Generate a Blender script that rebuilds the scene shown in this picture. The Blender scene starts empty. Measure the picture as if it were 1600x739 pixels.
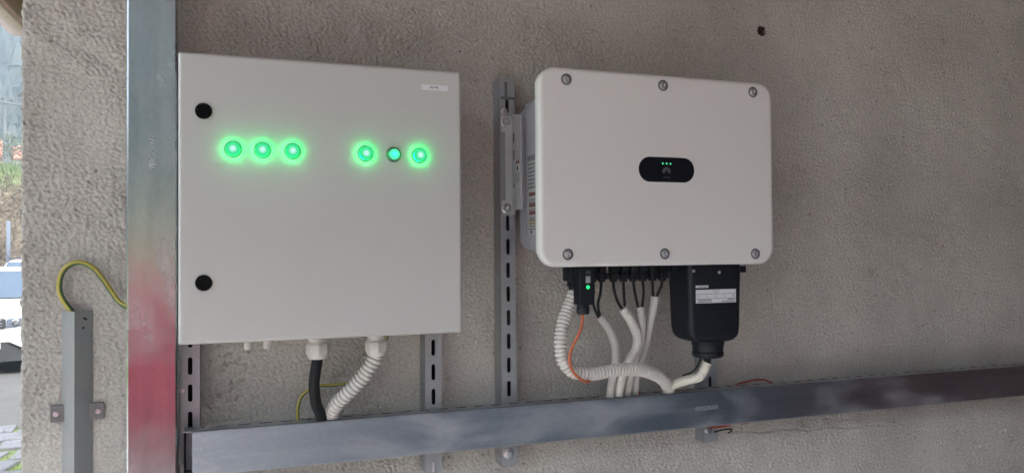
import bpy, bmesh, math, random
import numpy as np
from mathutils import Vector, Matrix
random.seed(7); rng = np.random.default_rng(11)
SC = bpy.context.scene
COL = SC.collection
R = math.radians

# ------------------------------------------------------------------ camera
cam_d = bpy.data.cameras.new('camera'); cam = bpy.data.objects.new('camera', cam_d); COL.objects.link(cam)
cam_d.sensor_width = 36.0; cam_d.lens = 27.0; cam_d.clip_start = 0.02; cam_d.clip_end = 3000
YAW, PITCH, ROLL = 0.33884, 0.01589, -0.00713
fwd = Vector((math.sin(YAW)*math.cos(PITCH), math.cos(YAW)*math.cos(PITCH), math.sin(PITCH)))
rt = Vector((math.cos(YAW), -math.sin(YAW), 0)); up = rt.cross(fwd)
r2 = rt*math.cos(ROLL) + up*math.sin(ROLL); u2 = up*math.cos(ROLL) - rt*math.sin(ROLL)
mw = Matrix((r2, u2, -fwd)).transposed().to_4x4(); mw.translation = (0, -1.951, 1.95)
cam.matrix_world = mw
SC.camera = cam

# ------------------------------------------------------------------ sky, sun, exposure (overcast)
SUN_EL, SUN_AZ = R(50), R(143)          # azimuth clockwise from +Y: the sun stands behind the camera, to the right
SC.view_settings.view_transform = 'Standard'; SC.view_settings.look = 'None'
SC.view_settings.exposure = 2.66; SC.view_settings.gamma = 1.0
W = bpy.data.worlds.new('World'); SC.world = W; W.use_nodes = True
nt = W.node_tree; bg = nt.nodes['Background']
sky = nt.nodes.new('ShaderNodeTexSky'); sky.sky_type = 'NISHITA'; sky.sun_disc = False
sky.sun_elevation = SUN_EL; sky.sun_rotation = SUN_AZ; sky.dust_density = 4.0; sky.air_density = 1.0; sky.ozone_density = 1.0
hs = nt.nodes.new('ShaderNodeHueSaturation'); hs.inputs['Saturation'].default_value = 0.40   # cloud layer greys the sky
nt.links.new(sky.outputs[0], hs.inputs['Color']); nt.links.new(hs.outputs[0], bg.inputs[0])
bg.inputs[1].default_value = 0.15
sun_d = bpy.data.lights.new('sun', 'SUN'); sun = bpy.data.objects.new('sun', sun_d); COL.objects.link(sun)
sun_d.energy = 1.45; sun_d.angle = R(16); sun_d.color = (1.0, 0.95, 0.88)
sdir = Vector((math.sin(SUN_AZ)*math.cos(SUN_EL), math.cos(SUN_AZ)*math.cos(SUN_EL), math.sin(SUN_EL)))
sun.rotation_euler = sdir.to_track_quat('Z', 'Y').to_euler()
SC.cycles.max_bounces = 10; SC.cycles.diffuse_bounces = 5; SC.cycles.volume_bounces = 1
SC.cycles.use_denoising = True

# ------------------------------------------------------------------ materials
def mat(name, base=(.5,.5,.5), rough=.5, metal=0.0, spec=None, vary=0.0, vscale=30.0, bump=0.0, bscale=200.0, bdist=.001, col2=None, cscale=8.0, cthr=(.4,.6), rvar=0.0):
    m = bpy.data.materials.new(name); m.use_nodes = True
    t = m.node_tree; b = t.nodes['Principled BSDF']; N = t.nodes.new; L = t.links.new
    b.inputs['Base Color'].default_value = (*base, 1); b.inputs['Roughness'].default_value = rough; b.inputs['Metallic'].default_value = metal
    if spec is not None: b.inputs['Specular IOR Level'].default_value = spec
    co = N('ShaderNodeTexCoord')
    col = None
    if vary or col2:
        n1 = N('ShaderNodeTexNoise'); n1.inputs['Scale'].default_value = vscale; n1.inputs['Detail'].default_value = 5
        L(co.outputs['Object'], n1.inputs['Vector'])
        mx = N('ShaderNodeMix'); mx.data_type = 'RGBA'
        mx.inputs[6].default_value = (*[c*(1-vary) for c in base], 1); mx.inputs[7].default_value = (*[min(1, c*(1+vary)) for c in base], 1)
        L(n1.outputs[0], mx.inputs[0]); col = mx.outputs[2]
    if col2:
        n2 = N('ShaderNodeTexNoise'); n2.inputs['Scale'].default_value = cscale; n2.inputs['Detail'].default_value = 6; n2.inputs['Roughness'].default_value = .6
        L(co.outputs['Object'], n2.inputs['Vector'])
        rp = N('ShaderNodeMapRange'); rp.inputs[1].default_value = cthr[0]; rp.inputs[2].default_value = cthr[1]
        L(n2.outputs[0], rp.inputs[0])
        m2 = N('ShaderNodeMix'); m2.data_type = 'RGBA'; L(rp.outputs[0], m2.inputs[0]); L(col, m2.inputs[6]); m2.inputs[7].default_value = (*col2, 1)
        col = m2.outputs[2]
    if col: L(col, b.inputs['Base Color'])
    if rvar:
        n4 = N('ShaderNodeTexNoise'); n4.inputs['Scale'].default_value = 14; n4.inputs['Detail'].default_value = 6
        L(co.outputs['Object'], n4.inputs['Vector'])
        r4 = N('ShaderNodeMapRange'); r4.inputs[3].default_value = max(0.02, rough-rvar); r4.inputs[4].default_value = min(1, rough+rvar); r4.inputs[1].default_value=.3; r4.inputs[2].default_value=.7
        L(n4.outputs[0], r4.inputs[0]); L(r4.outputs[0], b.inputs['Roughness'])
    if bump:
        n3 = N('ShaderNodeTexNoise'); n3.inputs['Scale'].default_value = bscale; n3.inputs['Detail'].default_value = 3
        L(co.outputs['Object'], n3.inputs['Vector'])
        bp = N('ShaderNodeBump'); bp.inputs['Strength'].default_value = bump; bp.inputs['Distance'].default_value = bdist
        L(n3.outputs[0], bp.inputs['Height']); L(bp.outputs[0], b.inputs['Normal'])
    return m

def galv_mat(name, base, rough, stain, thr, seed=0.0, scale=6.0, stretch=(1,1,1), metal=.96, streak=None, drough=.3):
    """hot-dip galvanised sheet: reflective zinc with dull white bloom in clouds and fine scratches"""
    m = bpy.data.materials.new(name); m.use_nodes = True
    t = m.node_tree; b = t.nodes['Principled BSDF']; N = t.nodes.new; L = t.links.new
    co = N('ShaderNodeTexCoord'); mp = N('ShaderNodeMapping'); mp.inputs['Location'].default_value = (seed, seed*1.7, seed*.6); mp.inputs['Scale'].default_value = stretch
    L(co.outputs['Object'], mp.inputs['Vector'])
    cl = N('ShaderNodeTexNoise'); cl.inputs['Scale'].default_value = scale; cl.inputs['Detail'].default_value = 6; cl.inputs['Roughness'].default_value = .58; cl.inputs['Distortion'].default_value = .6
    L(mp.outputs[0], cl.inputs['Vector'])
    ms = N('ShaderNodeMapRange'); ms.inputs[1].default_value = thr[0]; ms.inputs[2].default_value = thr[1]; L(cl.outputs[0], ms.inputs[0])
    fn = N('ShaderNodeTexNoise'); fn.inputs['Scale'].default_value = 60; fn.inputs['Detail'].default_value = 5; L(mp.outputs[0], fn.inputs['Vector'])
    mul = N('ShaderNodeMath'); mul.operation = 'MULTIPLY'
    f2 = N('ShaderNodeMapRange'); f2.inputs[1].default_value = .35; f2.inputs[2].default_value = .65; L(fn.outputs[0], f2.inputs[0])
    ad = N('ShaderNodeMath'); ad.operation = 'MULTIPLY_ADD'; L(f2.outputs[0], ad.inputs[0]); ad.inputs[1].default_value = .18; ad.inputs[2].default_value = .66
    L(ms.outputs[0], mul.inputs[0]); L(ad.outputs[0], mul.inputs[1])
    sp = N('ShaderNodeTexVoronoi'); sp.inputs['Scale'].default_value = 190; L(mp.outputs[0], sp.inputs['Vector'])
    mb = N('ShaderNodeMix'); mb.data_type = 'RGBA'; mb.inputs[6].default_value = (*[c*.95 for c in base], 1); mb.inputs[7].default_value = (*[c*1.05 for c in base], 1)
    sb = N('ShaderNodeSeparateColor'); L(sp.outputs['Color'], sb.inputs[0]); L(sb.outputs[0], mb.inputs[0])
    if streak:
        m3 = N('ShaderNodeMapping'); m3.inputs['Scale'].default_value = streak; L(co.outputs['Object'], m3.inputs['Vector'])
        s3 = N('ShaderNodeTexNoise'); s3.inputs['Scale'].default_value = 30; s3.inputs['Detail'].default_value = 4; L(m3.outputs[0], s3.inputs['Vector'])
        r3 = N('ShaderNodeMapRange'); r3.inputs[1].default_value = .3; r3.inputs[2].default_value = .7; r3.inputs[3].default_value = .86; r3.inputs[4].default_value = 1.10; L(s3.outputs[0], r3.inputs[0])
        x3 = N('ShaderNodeMix'); x3.data_type = 'RGBA'; x3.blend_type = 'MULTIPLY'; x3.inputs[0].default_value = 1; L(mb.outputs[2], x3.inputs[6]); L(r3.outputs[0], x3.inputs[7]); mb = x3
    mx = N('ShaderNodeMix'); mx.data_type = 'RGBA'; L(mul.outputs[0], mx.inputs[0]); L(mb.outputs[2], mx.inputs[6]); mx.inputs[7].default_value = (*stain, 1)
    L(mx.outputs[2], b.inputs['Base Color'])
    mt = N('ShaderNodeMapRange'); mt.inputs[3].default_value = metal; mt.inputs[4].default_value = metal*.4; L(mul.outputs[0], mt.inputs[0]); L(mt.outputs[0], b.inputs['Metallic'])
    rr = N('ShaderNodeMapRange'); rr.inputs[3].default_value = rough; rr.inputs[4].default_value = min(.8, rough+drough); L(mul.outputs[0], rr.inputs[0])
    L(rr.outputs[0], b.inputs['Roughness'])
    bp = N('ShaderNodeBump'); bp.inputs['Strength'].default_value = .05; bp.inputs['Distance'].default_value = .002
    lo = N('ShaderNodeTexNoise'); lo.inputs['Scale'].default_value = 5; lo.inputs['Detail'].default_value = 2; L(mp.outputs[0], lo.inputs['Vector'])
    L(lo.outputs[0], bp.inputs['Height']); L(bp.outputs[0], b.inputs['Normal'])
    return m

def emit(name, col, strength, core=None):
    m = bpy.data.materials.new(name); m.use_nodes = True
    t = m.node_tree; t.nodes.remove(t.nodes['Principled BSDF']); out = t.nodes['Material Output']
    e = t.nodes.new('ShaderNodeEmission'); e.inputs[0].default_value = (*col, 1); e.inputs[1].default_value = strength
    if core:                                            # LED sits behind the middle of the lens
        co = t.nodes.new('ShaderNodeTexCoord'); sx = t.nodes.new('ShaderNodeSeparateXYZ'); t.links.new(co.outputs['Generated'], sx.inputs[0])
        cb = t.nodes.new('ShaderNodeCombineXYZ'); t.links.new(sx.outputs[0], cb.inputs[0]); t.links.new(sx.outputs[2], cb.inputs[1])
        ds = t.nodes.new('ShaderNodeVectorMath'); ds.operation = 'DISTANCE'; ds.inputs[1].default_value = (.5, .5, 0); t.links.new(cb.outputs[0], ds.inputs[0])
        mr = t.nodes.new('ShaderNodeMapRange'); mr.interpolation_type = 'SMOOTHSTEP'; mr.inputs[1].default_value = .05; mr.inputs[2].default_value = .36
        t.links.new(ds.outputs['Value'], mr.inputs[0])
        mx = t.nodes.new('ShaderNodeMix'); mx.data_type = 'RGBA'; mx.inputs[6].default_value = (*core, 1); mx.inputs[7].default_value = (*col, 1)
        t.links.new(mr.outputs[0], mx.inputs[0]); t.links.new(mx.outputs[2], e.inputs[0])
    t.links.new(e.outputs[0], out.inputs[0])
    return m

M = {}
M['galv_v']  = galv_mat('galvanised_upright', (.42,.43,.425), .19, (.46,.47,.47), (.47,.76), 3.1, 6.5, (1,1,.5), streak=(1,1,.06), drough=.065)
M['galv_h']  = galv_mat('galvanised_cover', (.26,.295,.335), .29, (.42,.44,.47), (.49,.72), 8.4, 7.0, (.6,1,1.3), streak=(.05,1,1), drough=.25)
M['galv_in'] = galv_mat('galvanised_tray_side', (.40,.42,.44), .42, (.30,.31,.32), (.4,.8), 1.2, metal=.6)
M['rail']    = galv_mat('galvanised_rail', (.36,.375,.39), .38, (.30,.31,.32), (.25,.8), 5.5, 9.0, metal=.6, drough=.15)
M['bracket'] = mat('bracket_steel', (.50,.51,.52), .42, .25, vary=.1, vscale=40, bump=.1, bscale=300)
M['stamp']   = mat('stamped_mark', (.40,.42,.43), .55, .3)
M['hole_shade'] = mat('drill_hole_shade', (.045,.034,.028), .95, vary=.4, vscale=200)  # brick brown darkened to paint the shade inside the drilled opening
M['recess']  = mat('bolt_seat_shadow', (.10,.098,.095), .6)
M['bolt']    = mat('bolt_steel', (.62,.62,.63), .28, 1.0, vary=.12, vscale=120)
M['cabinet'] = mat('cabinet_paint', (.49,.482,.463), .38, spec=.6, vary=.03, vscale=5, bump=.12, bscale=700, bdist=.0006, rvar=.05)
M['inverter']= mat('inverter_paint', (.66,.635,.612), .48, vary=.03, vscale=4, bump=.15, bscale=900, bdist=.0005, rvar=.05)
M['inv_body']= mat('inverter_cast_body', (.36,.36,.39), .5, vary=.05, vscale=9, bump=.1, bscale=500)
M['black']   = mat('black_plastic', (.006,.008,.012), .5, spec=.3, vary=.25, vscale=20, bump=.1, bscale=600)
M['navy']    = mat('dark_navy_plastic', (.0055,.0075,.0125), .45, spec=.3, vary=.2, vscale=12, bump=.12, bscale=800, rvar=.08)
M['gloss']   = mat('gloss_black_panel', (.004,.004,.008), .22, spec=.3)
M['hole']    = mat('lock_and_shade_black', (.003,.003,.0035), .7, spec=.12)  # black for locks, also used as painted shade behind slots
M['rubber']  = mat('black_cable_sheath', (.007,.0075,.0085), .55, spec=.25, vary=.2, vscale=60)
M['pvc']     = mat('white_pvc', (.60,.57,.53), .45, vary=.06, vscale=30, rvar=.08)
M['pvc_dull']= mat('white_sleeve', (.50,.48,.45), .5, vary=.07, vscale=30, bump=.3, bscale=500)
M['cream']   = mat('cream_conduit', (.66,.63,.54), .42, vary=.06, vscale=40)
M['gland']   = mat('grey_gland', (.58,.54,.51), .45, vary=.04)
M['orange']  = mat('orange_cable', (.52,.13,.055), .5)
M['redcord'] = mat('red_cord', (.30,.05,.035), .6, vary=.2)
M['white']   = mat('white_sticker', (.66,.66,.68), .45, vary=.02)
M['greysticker'] = mat('grey_sticker', (.40,.41,.41), .5, vary=.05)
M['ink']     = mat('black_ink', (.03,.03,.033), .6)
M['ink_soft']= mat('grey_ink', (.17,.17,.18), .6)
M['ink_red'] = mat('red_ink', (.17,.05,.05), .6)
M['ink_yel'] = mat('yellow_ink', (.27,.25,.10), .6)
M['logo']    = mat('grey_print', (.075,.065,.068), .5)
M['silver']  = mat('silver_print', (.10,.105,.12), .5)
M['bezel']   = mat('lamp_bezel', (.10,.22,.14), .35, .4)
M['lamp']    = emit('lamp_green', (.06,1.0,.38), .13, (.75,1.2,1.15))
M['halo_emit'] = emit('halo_emit_green', (.0,1.0,.20), 5.0)
M['lamp_dim']= emit('lamp_green_dim', (.08,1.0,.40), .21, (.08,1.0,1.05))
M['led']     = emit('led_green', (.10,.9,.38), .18)
M['led_d']   = emit('led_bright_green', (.015,.9,.16), .45)
M['angle']   = mat('grey_painted_angle', (.29,.295,.29), .45, .25, vary=.08, vscale=18, bump=.12, bscale=250, col2=(.22,.225,.23), cscale=9, cthr=(.55,.8))
M['holder']  = mat('holder_steel', (.17,.17,.17), .5, .6, vary=.25, vscale=50)
M['concrete']= mat('concrete_floor', (.46,.45,.43), .85, vary=.2, vscale=3, bump=.3, bscale=80)
M['yard'] = mat('pale_concrete_yard', (.42,.41,.395), .85, vary=.15, vscale=1.5, bump=.3, bscale=90)
M['asphalt'] = mat('asphalt', (.075,.074,.073), .9, vary=.25, vscale=2.5, bump=.4, bscale=120, bdist=.01)
M['paver']   = mat('stone_paver', (.12,.123,.14), .8, vary=.3, vscale=5, bump=.4, bscale=60)
M['plank']   = mat('brown_plank', (.27,.15,.12), .6, vary=.35, vscale=6, bump=.3, bscale=60)
M['gutter']  = mat('painted_gutter', (.84,.66,.70), .4, vary=.08)
M['roofing'] = mat('roof_sheet', (.16,.07,.05), .6, vary=.1)
M['plaster'] = mat('rough_plaster', (.12,.125,.14), .9, vary=.12, vscale=3, bump=.6, bscale=90, bdist=.006)
M['darkwood']= mat('dark_red_boards', (.14,.05,.042), .6, vary=.3, vscale=6, bump=.3, bscale=40)
M['paint_white'] = mat('white_car_paint', (.74,.75,.77), .22, vary=.01)
M['carglass']= mat('car_glass', (.05,.075,.11), .06, spec=.8)
M['carplastic'] = mat('car_black_plastic', (.03,.032,.036), .6, vary=.2)
M['headlamp']= mat('headlamp_lens', (.17,.20,.26), .12, .4)
M['chrome']  = mat('chrome', (.7,.7,.72), .15, 1.0)
M['tyre']    = mat('tyre', (.02,.02,.02), .8, vary=.2)
M['red']     = mat('red_car_paint', (.80,.035,.11), .35, vary=.08)
M['pole']    = mat('pole_concrete', (.10,.11,.12), .8, vary=.15)
M['postwood']= mat('post_blue_grey', (.14,.17,.22), .7, vary=.15)
M['housewall'] = mat('house_render', (.62,.55,.47), .8, vary=.06)
M['houseroof'] = mat('house_tiles', (.42,.15,.10), .8, vary=.2, vscale=2)
M['bark']    = mat('bark', (.10,.075,.055), .9, vary=.3)
M['leaf']    = mat('leaf_green', (.035,.055,.02), .7, vary=.4, vscale=3)
M['conifer'] = mat('conifer_needles', (.020,.030,.028), .8, vary=.5, vscale=.3)
M['twig']    = mat('dry_twigs', (.10,.078,.06), .9, vary=.4, vscale=3)
M['grass']   = mat('grass_blades', (.075,.11,.032), .75, vary=.4, vscale=4)

def stucco_mat():
    m = bpy.data.materials.new('stucco'); m.use_nodes = True
    t = m.node_tree; b = t.nodes['Principled BSDF']; N = t.nodes.new; L = t.links.new
    co = N('ShaderNodeTexCoord')
    big = N('ShaderNodeTexNoise'); big.inputs['Scale'].default_value = 2.2; big.inputs['Detail'].default_value = 6; L(co.outputs['Object'], big.inputs['Vector'])
    sm = N('ShaderNodeTexNoise'); sm.inputs['Scale'].default_value = 170; sm.inputs['Detail'].default_value = 3; L(co.outputs['Object'], sm.inputs['Vector'])
    c1 = N('ShaderNodeMix'); c1.data_type = 'RGBA'; c1.inputs[6].default_value = (.405,.38,.343,1); c1.inputs[7].default_value = (.58,.552,.503,1)
    bm_ = N('ShaderNodeMapRange'); bm_.inputs[1].default_value = .30; bm_.inputs[2].default_value = .70; L(big.outputs[0], bm_.inputs[0]); L(bm_.outputs[0], c1.inputs[0])
    mr = N('ShaderNodeMapRange'); mr.inputs[1].default_value = .3; mr.inputs[2].default_value = .7; mr.inputs[3].default_value = .78; mr.inputs[4].default_value = 1.12; L(sm.outputs[0], mr.inputs[0])
    mu = N('ShaderNodeMix'); mu.data_type = 'RGBA'; mu.blend_type = 'MULTIPLY'; mu.inputs[0].default_value = 1
    L(c1.outputs[2], mu.inputs[6]); L(mr.outputs[0], mu.inputs[7])
    # scattered dark grit
    vo = N('ShaderNodeTexVoronoi'); vo.inputs['Scale'].default_value = 55; L(co.outputs['Object'], vo.inputs['Vector'])
    sc = N('ShaderNodeSeparateColor'); L(vo.outputs['Color'], sc.inputs[0])
    g1 = N('ShaderNodeMath'); g1.operation = 'GREATER_THAN'; g1.inputs[1].default_value = .955; L(sc.outputs[0], g1.inputs[0])
    g2 = N('ShaderNodeMath'); g2.operation = 'LESS_THAN'; g2.inputs[1].default_value = .22; L(vo.outputs['Distance'], g2.inputs[0])
    g3 = N('ShaderNodeMath'); g3.operation = 'MULTIPLY'; L(g1.outputs[0], g3.inputs[0]); L(g2.outputs[0], g3.inputs[1])
    g4 = N('ShaderNodeMath'); g4.operation = 'MULTIPLY'; g4.inputs[1].default_value = .45; L(g3.outputs[0], g4.inputs[0])
    mx = N('ShaderNodeMix'); mx.data_type = 'RGBA'; L(g4.outputs[0], mx.inputs[0]); L(mu.outputs[2], mx.inputs[6]); mx.inputs[7].default_value = (.07,.065,.06,1)
    L(mx.outputs[2], b.inputs['Base Color']); b.inputs['Roughness'].default_value = .92; b.inputs['Specular IOR Level'].default_value = .2
    fb = N('ShaderNodeTexNoise'); fb.inputs['Scale'].default_value = 210; fb.inputs['Detail'].default_value = 3; L(co.outputs['Object'], fb.inputs['Vector'])
    bp = N('ShaderNodeBump'); bp.inputs['Strength'].default_value = .45; bp.inputs['Distance'].default_value = .0025
    L(fb.outputs[0], bp.inputs['Height']); L(bp.outputs[0], b.inputs['Normal'])
    return m
M['stucco'] = stucco_mat()

def earth_wire_mat():
    m = bpy.data.materials.new('green_yellow_insulation'); m.use_nodes = True
    t = m.node_tree; b = t.nodes['Principled BSDF']; N = t.nodes.new; L = t.links.new
    at = N('ShaderNodeUVMap'); sx = N('ShaderNodeSeparateXYZ'); L(at.outputs[0], sx.inputs[0])
    ma = N('ShaderNodeMath'); ma.operation = 'GREATER_THAN'; ma.inputs[1].default_value = .66; L(sx.outputs[0], ma.inputs[0])
    mx = N('ShaderNodeMix'); mx.data_type = 'RGBA'; mx.inputs[6].default_value = (.40,.335,.06,1); mx.inputs[7].default_value = (.055,.11,.03,1)
    L(ma.outputs[0], mx.inputs[0]); L(mx.outputs[2], b.inputs['Base Color']); b.inputs['Roughness'].default_value = .45
    return m
M['earth'] = earth_wire_mat()

def ground_mat():
    m = bpy.data.materials.new('valley_ground'); m.use_nodes = True
    t = m.node_tree; b = t.nodes['Principled BSDF']; N = t.nodes.new; L = t.links.new
    geo = N('ShaderNodeNewGeometry'); sep = N('ShaderNodeSeparateXYZ'); L(geo.outputs['Position'], sep.inputs[0])
    cb = N('ShaderNodeCombineXYZ'); L(sep.outputs[0], cb.inputs[0]); L(sep.outputs[1], cb.inputs[1])
    ln = N('ShaderNodeVectorMath'); ln.operation = 'LENGTH'; L(cb.outputs[0], ln.inputs[0])
    n1 = N('ShaderNodeTexNoise'); n1.inputs['Scale'].default_value = .9; n1.inputs['Detail'].default_value = 8; n1.inputs['Roughness'].default_value = .7; L(geo.outputs['Position'], n1.inputs['Vector'])
    ad = N('ShaderNodeMath'); ad.operation = 'MULTIPLY_ADD'; ad.inputs[1].default_value = 6; L(n1.outputs[0], ad.inputs[0]); L(ln.outputs['Value'], ad.inputs[2])
    mr = N('ShaderNodeMapRange'); mr.inputs[2].default_value = 140; L(ad.outputs[0], mr.inputs[0])
    cr = N('ShaderNodeValToRGB'); e = cr.color_ramp.elements
    e[0].position = 0; e[0].color = (.11,.13,.065,1); e[1].position = 1; e[1].color = (.035,.055,.035,1)
    for pos, c in ((.145,(.10,.15,.045,1)), (.165,(.115,.095,.07,1)), (.22,(.11,.092,.068,1)), (.25,(.12,.15,.065,1)), (.60,(.145,.16,.09,1)), (.75,(.04,.06,.04,1))):
        x = e.new(pos); x.color = c
    L(mr.outputs[0], cr.inputs[0])
    n2 = N('ShaderNodeTexNoise'); n2.inputs['Scale'].default_value = 5; n2.inputs['Detail'].default_value = 8; L(geo.outputs['Position'], n2.inputs['Vector'])
    m2 = N('ShaderNodeMapRange'); m2.inputs[1].default_value = .3; m2.inputs[2].default_value = .7; m2.inputs[3].default_value = .55; m2.inputs[4].default_value = 1.4; L(n2.outputs[0], m2.inputs[0])
    mu = N('ShaderNodeMix'); mu.data_type = 'RGBA'; mu.blend_type = 'MULTIPLY'; mu.inputs[0].default_value = 1; L(cr.outputs[0], mu.inputs[6]); L(m2.outputs[0], mu.inputs[7])
    L(mu.outputs[2], b.inputs['Base Color']); b.inputs['Roughness'].default_value = .95; b.inputs['Specular IOR Level'].default_value = .1
    return m
M['ground'] = ground_mat()

# ------------------------------------------------------------------ mesh building helpers
ORG = {}
def tag(o, label=None, cat=None, group=None, kind=None):
    if label: o['label'] = label
    if cat: o['category'] = cat
    if group: o['group'] = group
    if kind: o['kind'] = kind
    return o
def thing(name, loc, label, cat, group=None):
    o = bpy.data.objects.new(name, None); COL.objects.link(o); o.location = loc; o.empty_display_size = .05
    ORG[o.name] = Vector(loc); return tag(o, label, cat, group)

class MB:
    """collects shapes in world metres; build() links them as ONE mesh object"""
    def __init__(s): s.v = []; s.f = []; s.uv = None
    def add(s, vs, fs):
        k = len(s.v); s.v += [tuple(p) for p in vs]; s.f += [tuple(i+k for i in f) for f in fs]; return s
    def loft(s, rings, cap=True, closed=True):
        n = len(rings[0]); vs = [p for r in rings for p in r]; fs = []
        for i in range(len(rings)-1):
            for j in range(n if closed else n-1):
                a = i*n+j; b = i*n+(j+1) % n; fs.append((a, b, b+n, a+n))
        if cap: fs.append(tuple(range(n))[::-1]); fs.append(tuple(range((len(rings)-1)*n, len(rings)*n)))
        return s.add(vs, fs)
    def box(s, x0, x1, y0, y1, z0, z1, b=0.0):
        if b <= 0:
            return s.loft([[(x0,y0,z0),(x1,y0,z0),(x1,y1,z0),(x0,y1,z0)], [(x0,y0,z1),(x1,y0,z1),(x1,y1,z1),(x0,y1,z1)]])
        rs = []
        for ins, z in ((b,z0),(b*.3,z0+b*.3),(0,z0+b),(0,z1-b),(b*.3,z1-b*.3),(b,z1)):
            rs.append(rrect(x0+ins, x1-ins, y0+ins, y1-ins, max(b*.4, b-ins), 2, lambda a, c: (a, c, z)))
        return s.loft(rs)
    def plate(s, x0, x1, z0, z1, r, prof, n=6):
        """rounded rectangle in XZ lofted along Y; prof = [(inset, y)]"""
        e = min(.004, (x1-x0)*.1, (z1-z0)*.1)                  # a flat border ring keeps the face normal true
        prof = [(prof[0][0]+e, prof[0][1])] + list(prof) + [(prof[-1][0]+e, prof[-1][1])]
        return s.loft([rrect(x0+i, x1-i, z0+i, z1-i, max(r-i, .0003), n, lambda a, c, y=y: (a, y, c)) for i, y in prof])
    def lathe(s, c, axis, prof, n=24, cap=True):
        ax = Vector(axis).normalized(); t = Vector((0,0,1)) if abs(ax.z) < .9 else Vector((1,0,0))
        u = ax.cross(t).normalized(); w = ax.cross(u); c = Vector(c)
        return s.loft([[c+ax*h+(u*math.cos(2*math.pi*k/n)+w*math.sin(2*math.pi*k/n))*r for k in range(n)] for r, h in prof], cap)
    def hexnut(s, c, axis, r, h0, h1):
        return s.lathe(c, axis, [(r*.9,h0),(r,h0+(h1-h0)*.15),(r,h1-(h1-h0)*.15),(r*.9,h1)], 6)
    def tube(s, pts, rad, n=14, step=.006, corr=None, uv=False, ends=True):
        """tube along a Catmull-Rom path; corr = (pitch, amplitude) makes it corrugated"""
        P = [Vector(p) for p in pts]; P = [P[0]*2-P[1]] + P + [P[-1]*2-P[-2]] if len(P) > 1 else P
        out = []
        for i in range(1, len(P)-2):
            a, b, c, d = P[i-1:i+3]
            for k in range(24):
                t = k/24; out.append(.5*((2*b)+(c-a)*t+(2*a-5*b+4*c-d)*t*t+(3*b-a-3*c+d)*t**3))
        out.append(P[-2])
        L = [0.0]
        for i in range(1, len(out)): L.append(L[-1]+(out[i]-out[i-1]).length)
        st = corr[0]/8 if corr else step
        m = max(2, int(L[-1]/st)); S = []; j = 0
        for i in range(m+1):
            t = L[-1]*i/m
            while j < len(L)-2 and L[j+1] < t: j += 1
            f = (t-L[j])/max(1e-9, L[j+1]-L[j]); S.append(out[j].lerp(out[j+1], min(1, f)))
        T = [(S[min(i+1, m)]-S[max(i-1, 0)]).normalized() for i in range(m+1)]
        u = T[0].orthogonal().normalized(); rings = []
        for i in range(m+1):
            u = (u-T[i]*u.dot(T[i])).normalized(); w = T[i].cross(u); r = rad
            if corr:
                r = rad - corr[1]*(0, 0, .15, .75, 1, .75, .15, 0)[i % 8]
            rings.append([S[i]+(u*math.cos(2*math.pi*k/n)+w*math.sin(2*math.pi*k/n))*r for k in range(n)])
        s.loft(rings, ends)
        if uv: s.uv = n
        return s
    def build(s, name, m, parent=None, smooth=35, label=None):
        me = bpy.data.meshes.new(name); off = ORG[parent.name] if parent else Vector((0,0,0))
        me.from_pydata([(p[0]-off.x, p[1]-off.y, p[2]-off.z) for p in s.v], [], s.f); me.update()
        if s.uv:
            ul = me.uv_layers.new(name='UVMap'); n = s.uv
            for p in me.polygons:
                ks = [me.loops[l].vertex_index % n for l in p.loop_indices]
                wrap = max(ks)-min(ks) > 2
                for l, k in zip(p.loop_indices, ks): ul.data[l].uv = ((k+n if wrap and k < 2 else k)/n, 0)
        bm = bmesh.new(); bm.from_mesh(me); bmesh.ops.recalc_face_normals(bm, faces=bm.faces); bm.to_mesh(me); bm.free()
        if smooth:
            me.polygons.foreach_set('use_smooth', [True]*len(me.polygons)); me.set_sharp_from_angle(angle=R(smooth))
        me.materials.append(m)
        o = bpy.data.objects.new(name, me); COL.objects.link(o)
        if parent: o.parent = parent; ORG[o.name] = ORG[parent.name]
        if label: o['label'] = label
        return o

def rrect(x0, x1, y0, y1, r, n, fn):
    pts = []; r = min(r, (x1-x0)/2, (y1-y0)/2)
    for cx, cy, a0 in ((x1-r,y0+r,-90),(x1-r,y1-r,0),(x0+r,y1-r,90),(x0+r,y0+r,180)):
        for k in range(n+1):
            a = R(a0+90*k/n); pts.append(fn(cx+r*math.cos(a), cy+r*math.sin(a)))
    return pts

def text_on_wall(name, txt, x, z, y, h, m, parent, align='LEFT', rot=0.0, width=None, bold=0.0):
    """flat print lying on a vertical face that looks along -Y (letters .2 mm proud)"""
    cu = bpy.data.curves.new(name, 'FONT'); cu.body = txt; cu.size = 1.0; cu.extrude = 0.0; cu.offset = bold; cu.resolution_u = 3
    ob = bpy.data.objects.new(name, cu); COL.objects.link(ob)
    me0 = bpy.data.meshes.new_from_object(ob.evaluated_get(bpy.context.evaluated_depsgraph_get()))
    bpy.data.objects.remove(ob); V = [v.co.copy() for v in me0.vertices]; F = [tuple(p.vertices) for p in me0.polygons]
    if not V: return None
    x0 = min(v.x for v in V); x1 = max(v.x for v in V); y0 = min(v.y for v in V); y1 = max(v.y for v in V)
    sy = h/(y1-y0); sx = width/(x1-x0) if width else sy
    w = (x1-x0)*sx; dx = {'LEFT':0, 'CENTER':-w/2, 'RIGHT':-w}[align]
    b = MB(); vs = []
    for v in V:
        a, c = (v.x-x0)*sx+dx, (v.y-y0)*sy
        vs.append((x+a*math.cos(rot)-c*math.sin(rot), y, z+a*math.sin(rot)+c*math.cos(rot)))
    b.add(vs, F); bpy.data.meshes.remove(me0)
    o = b.build(name, m, parent, smooth=0)
    for p in o.data.polygons: pass
    return o

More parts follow.
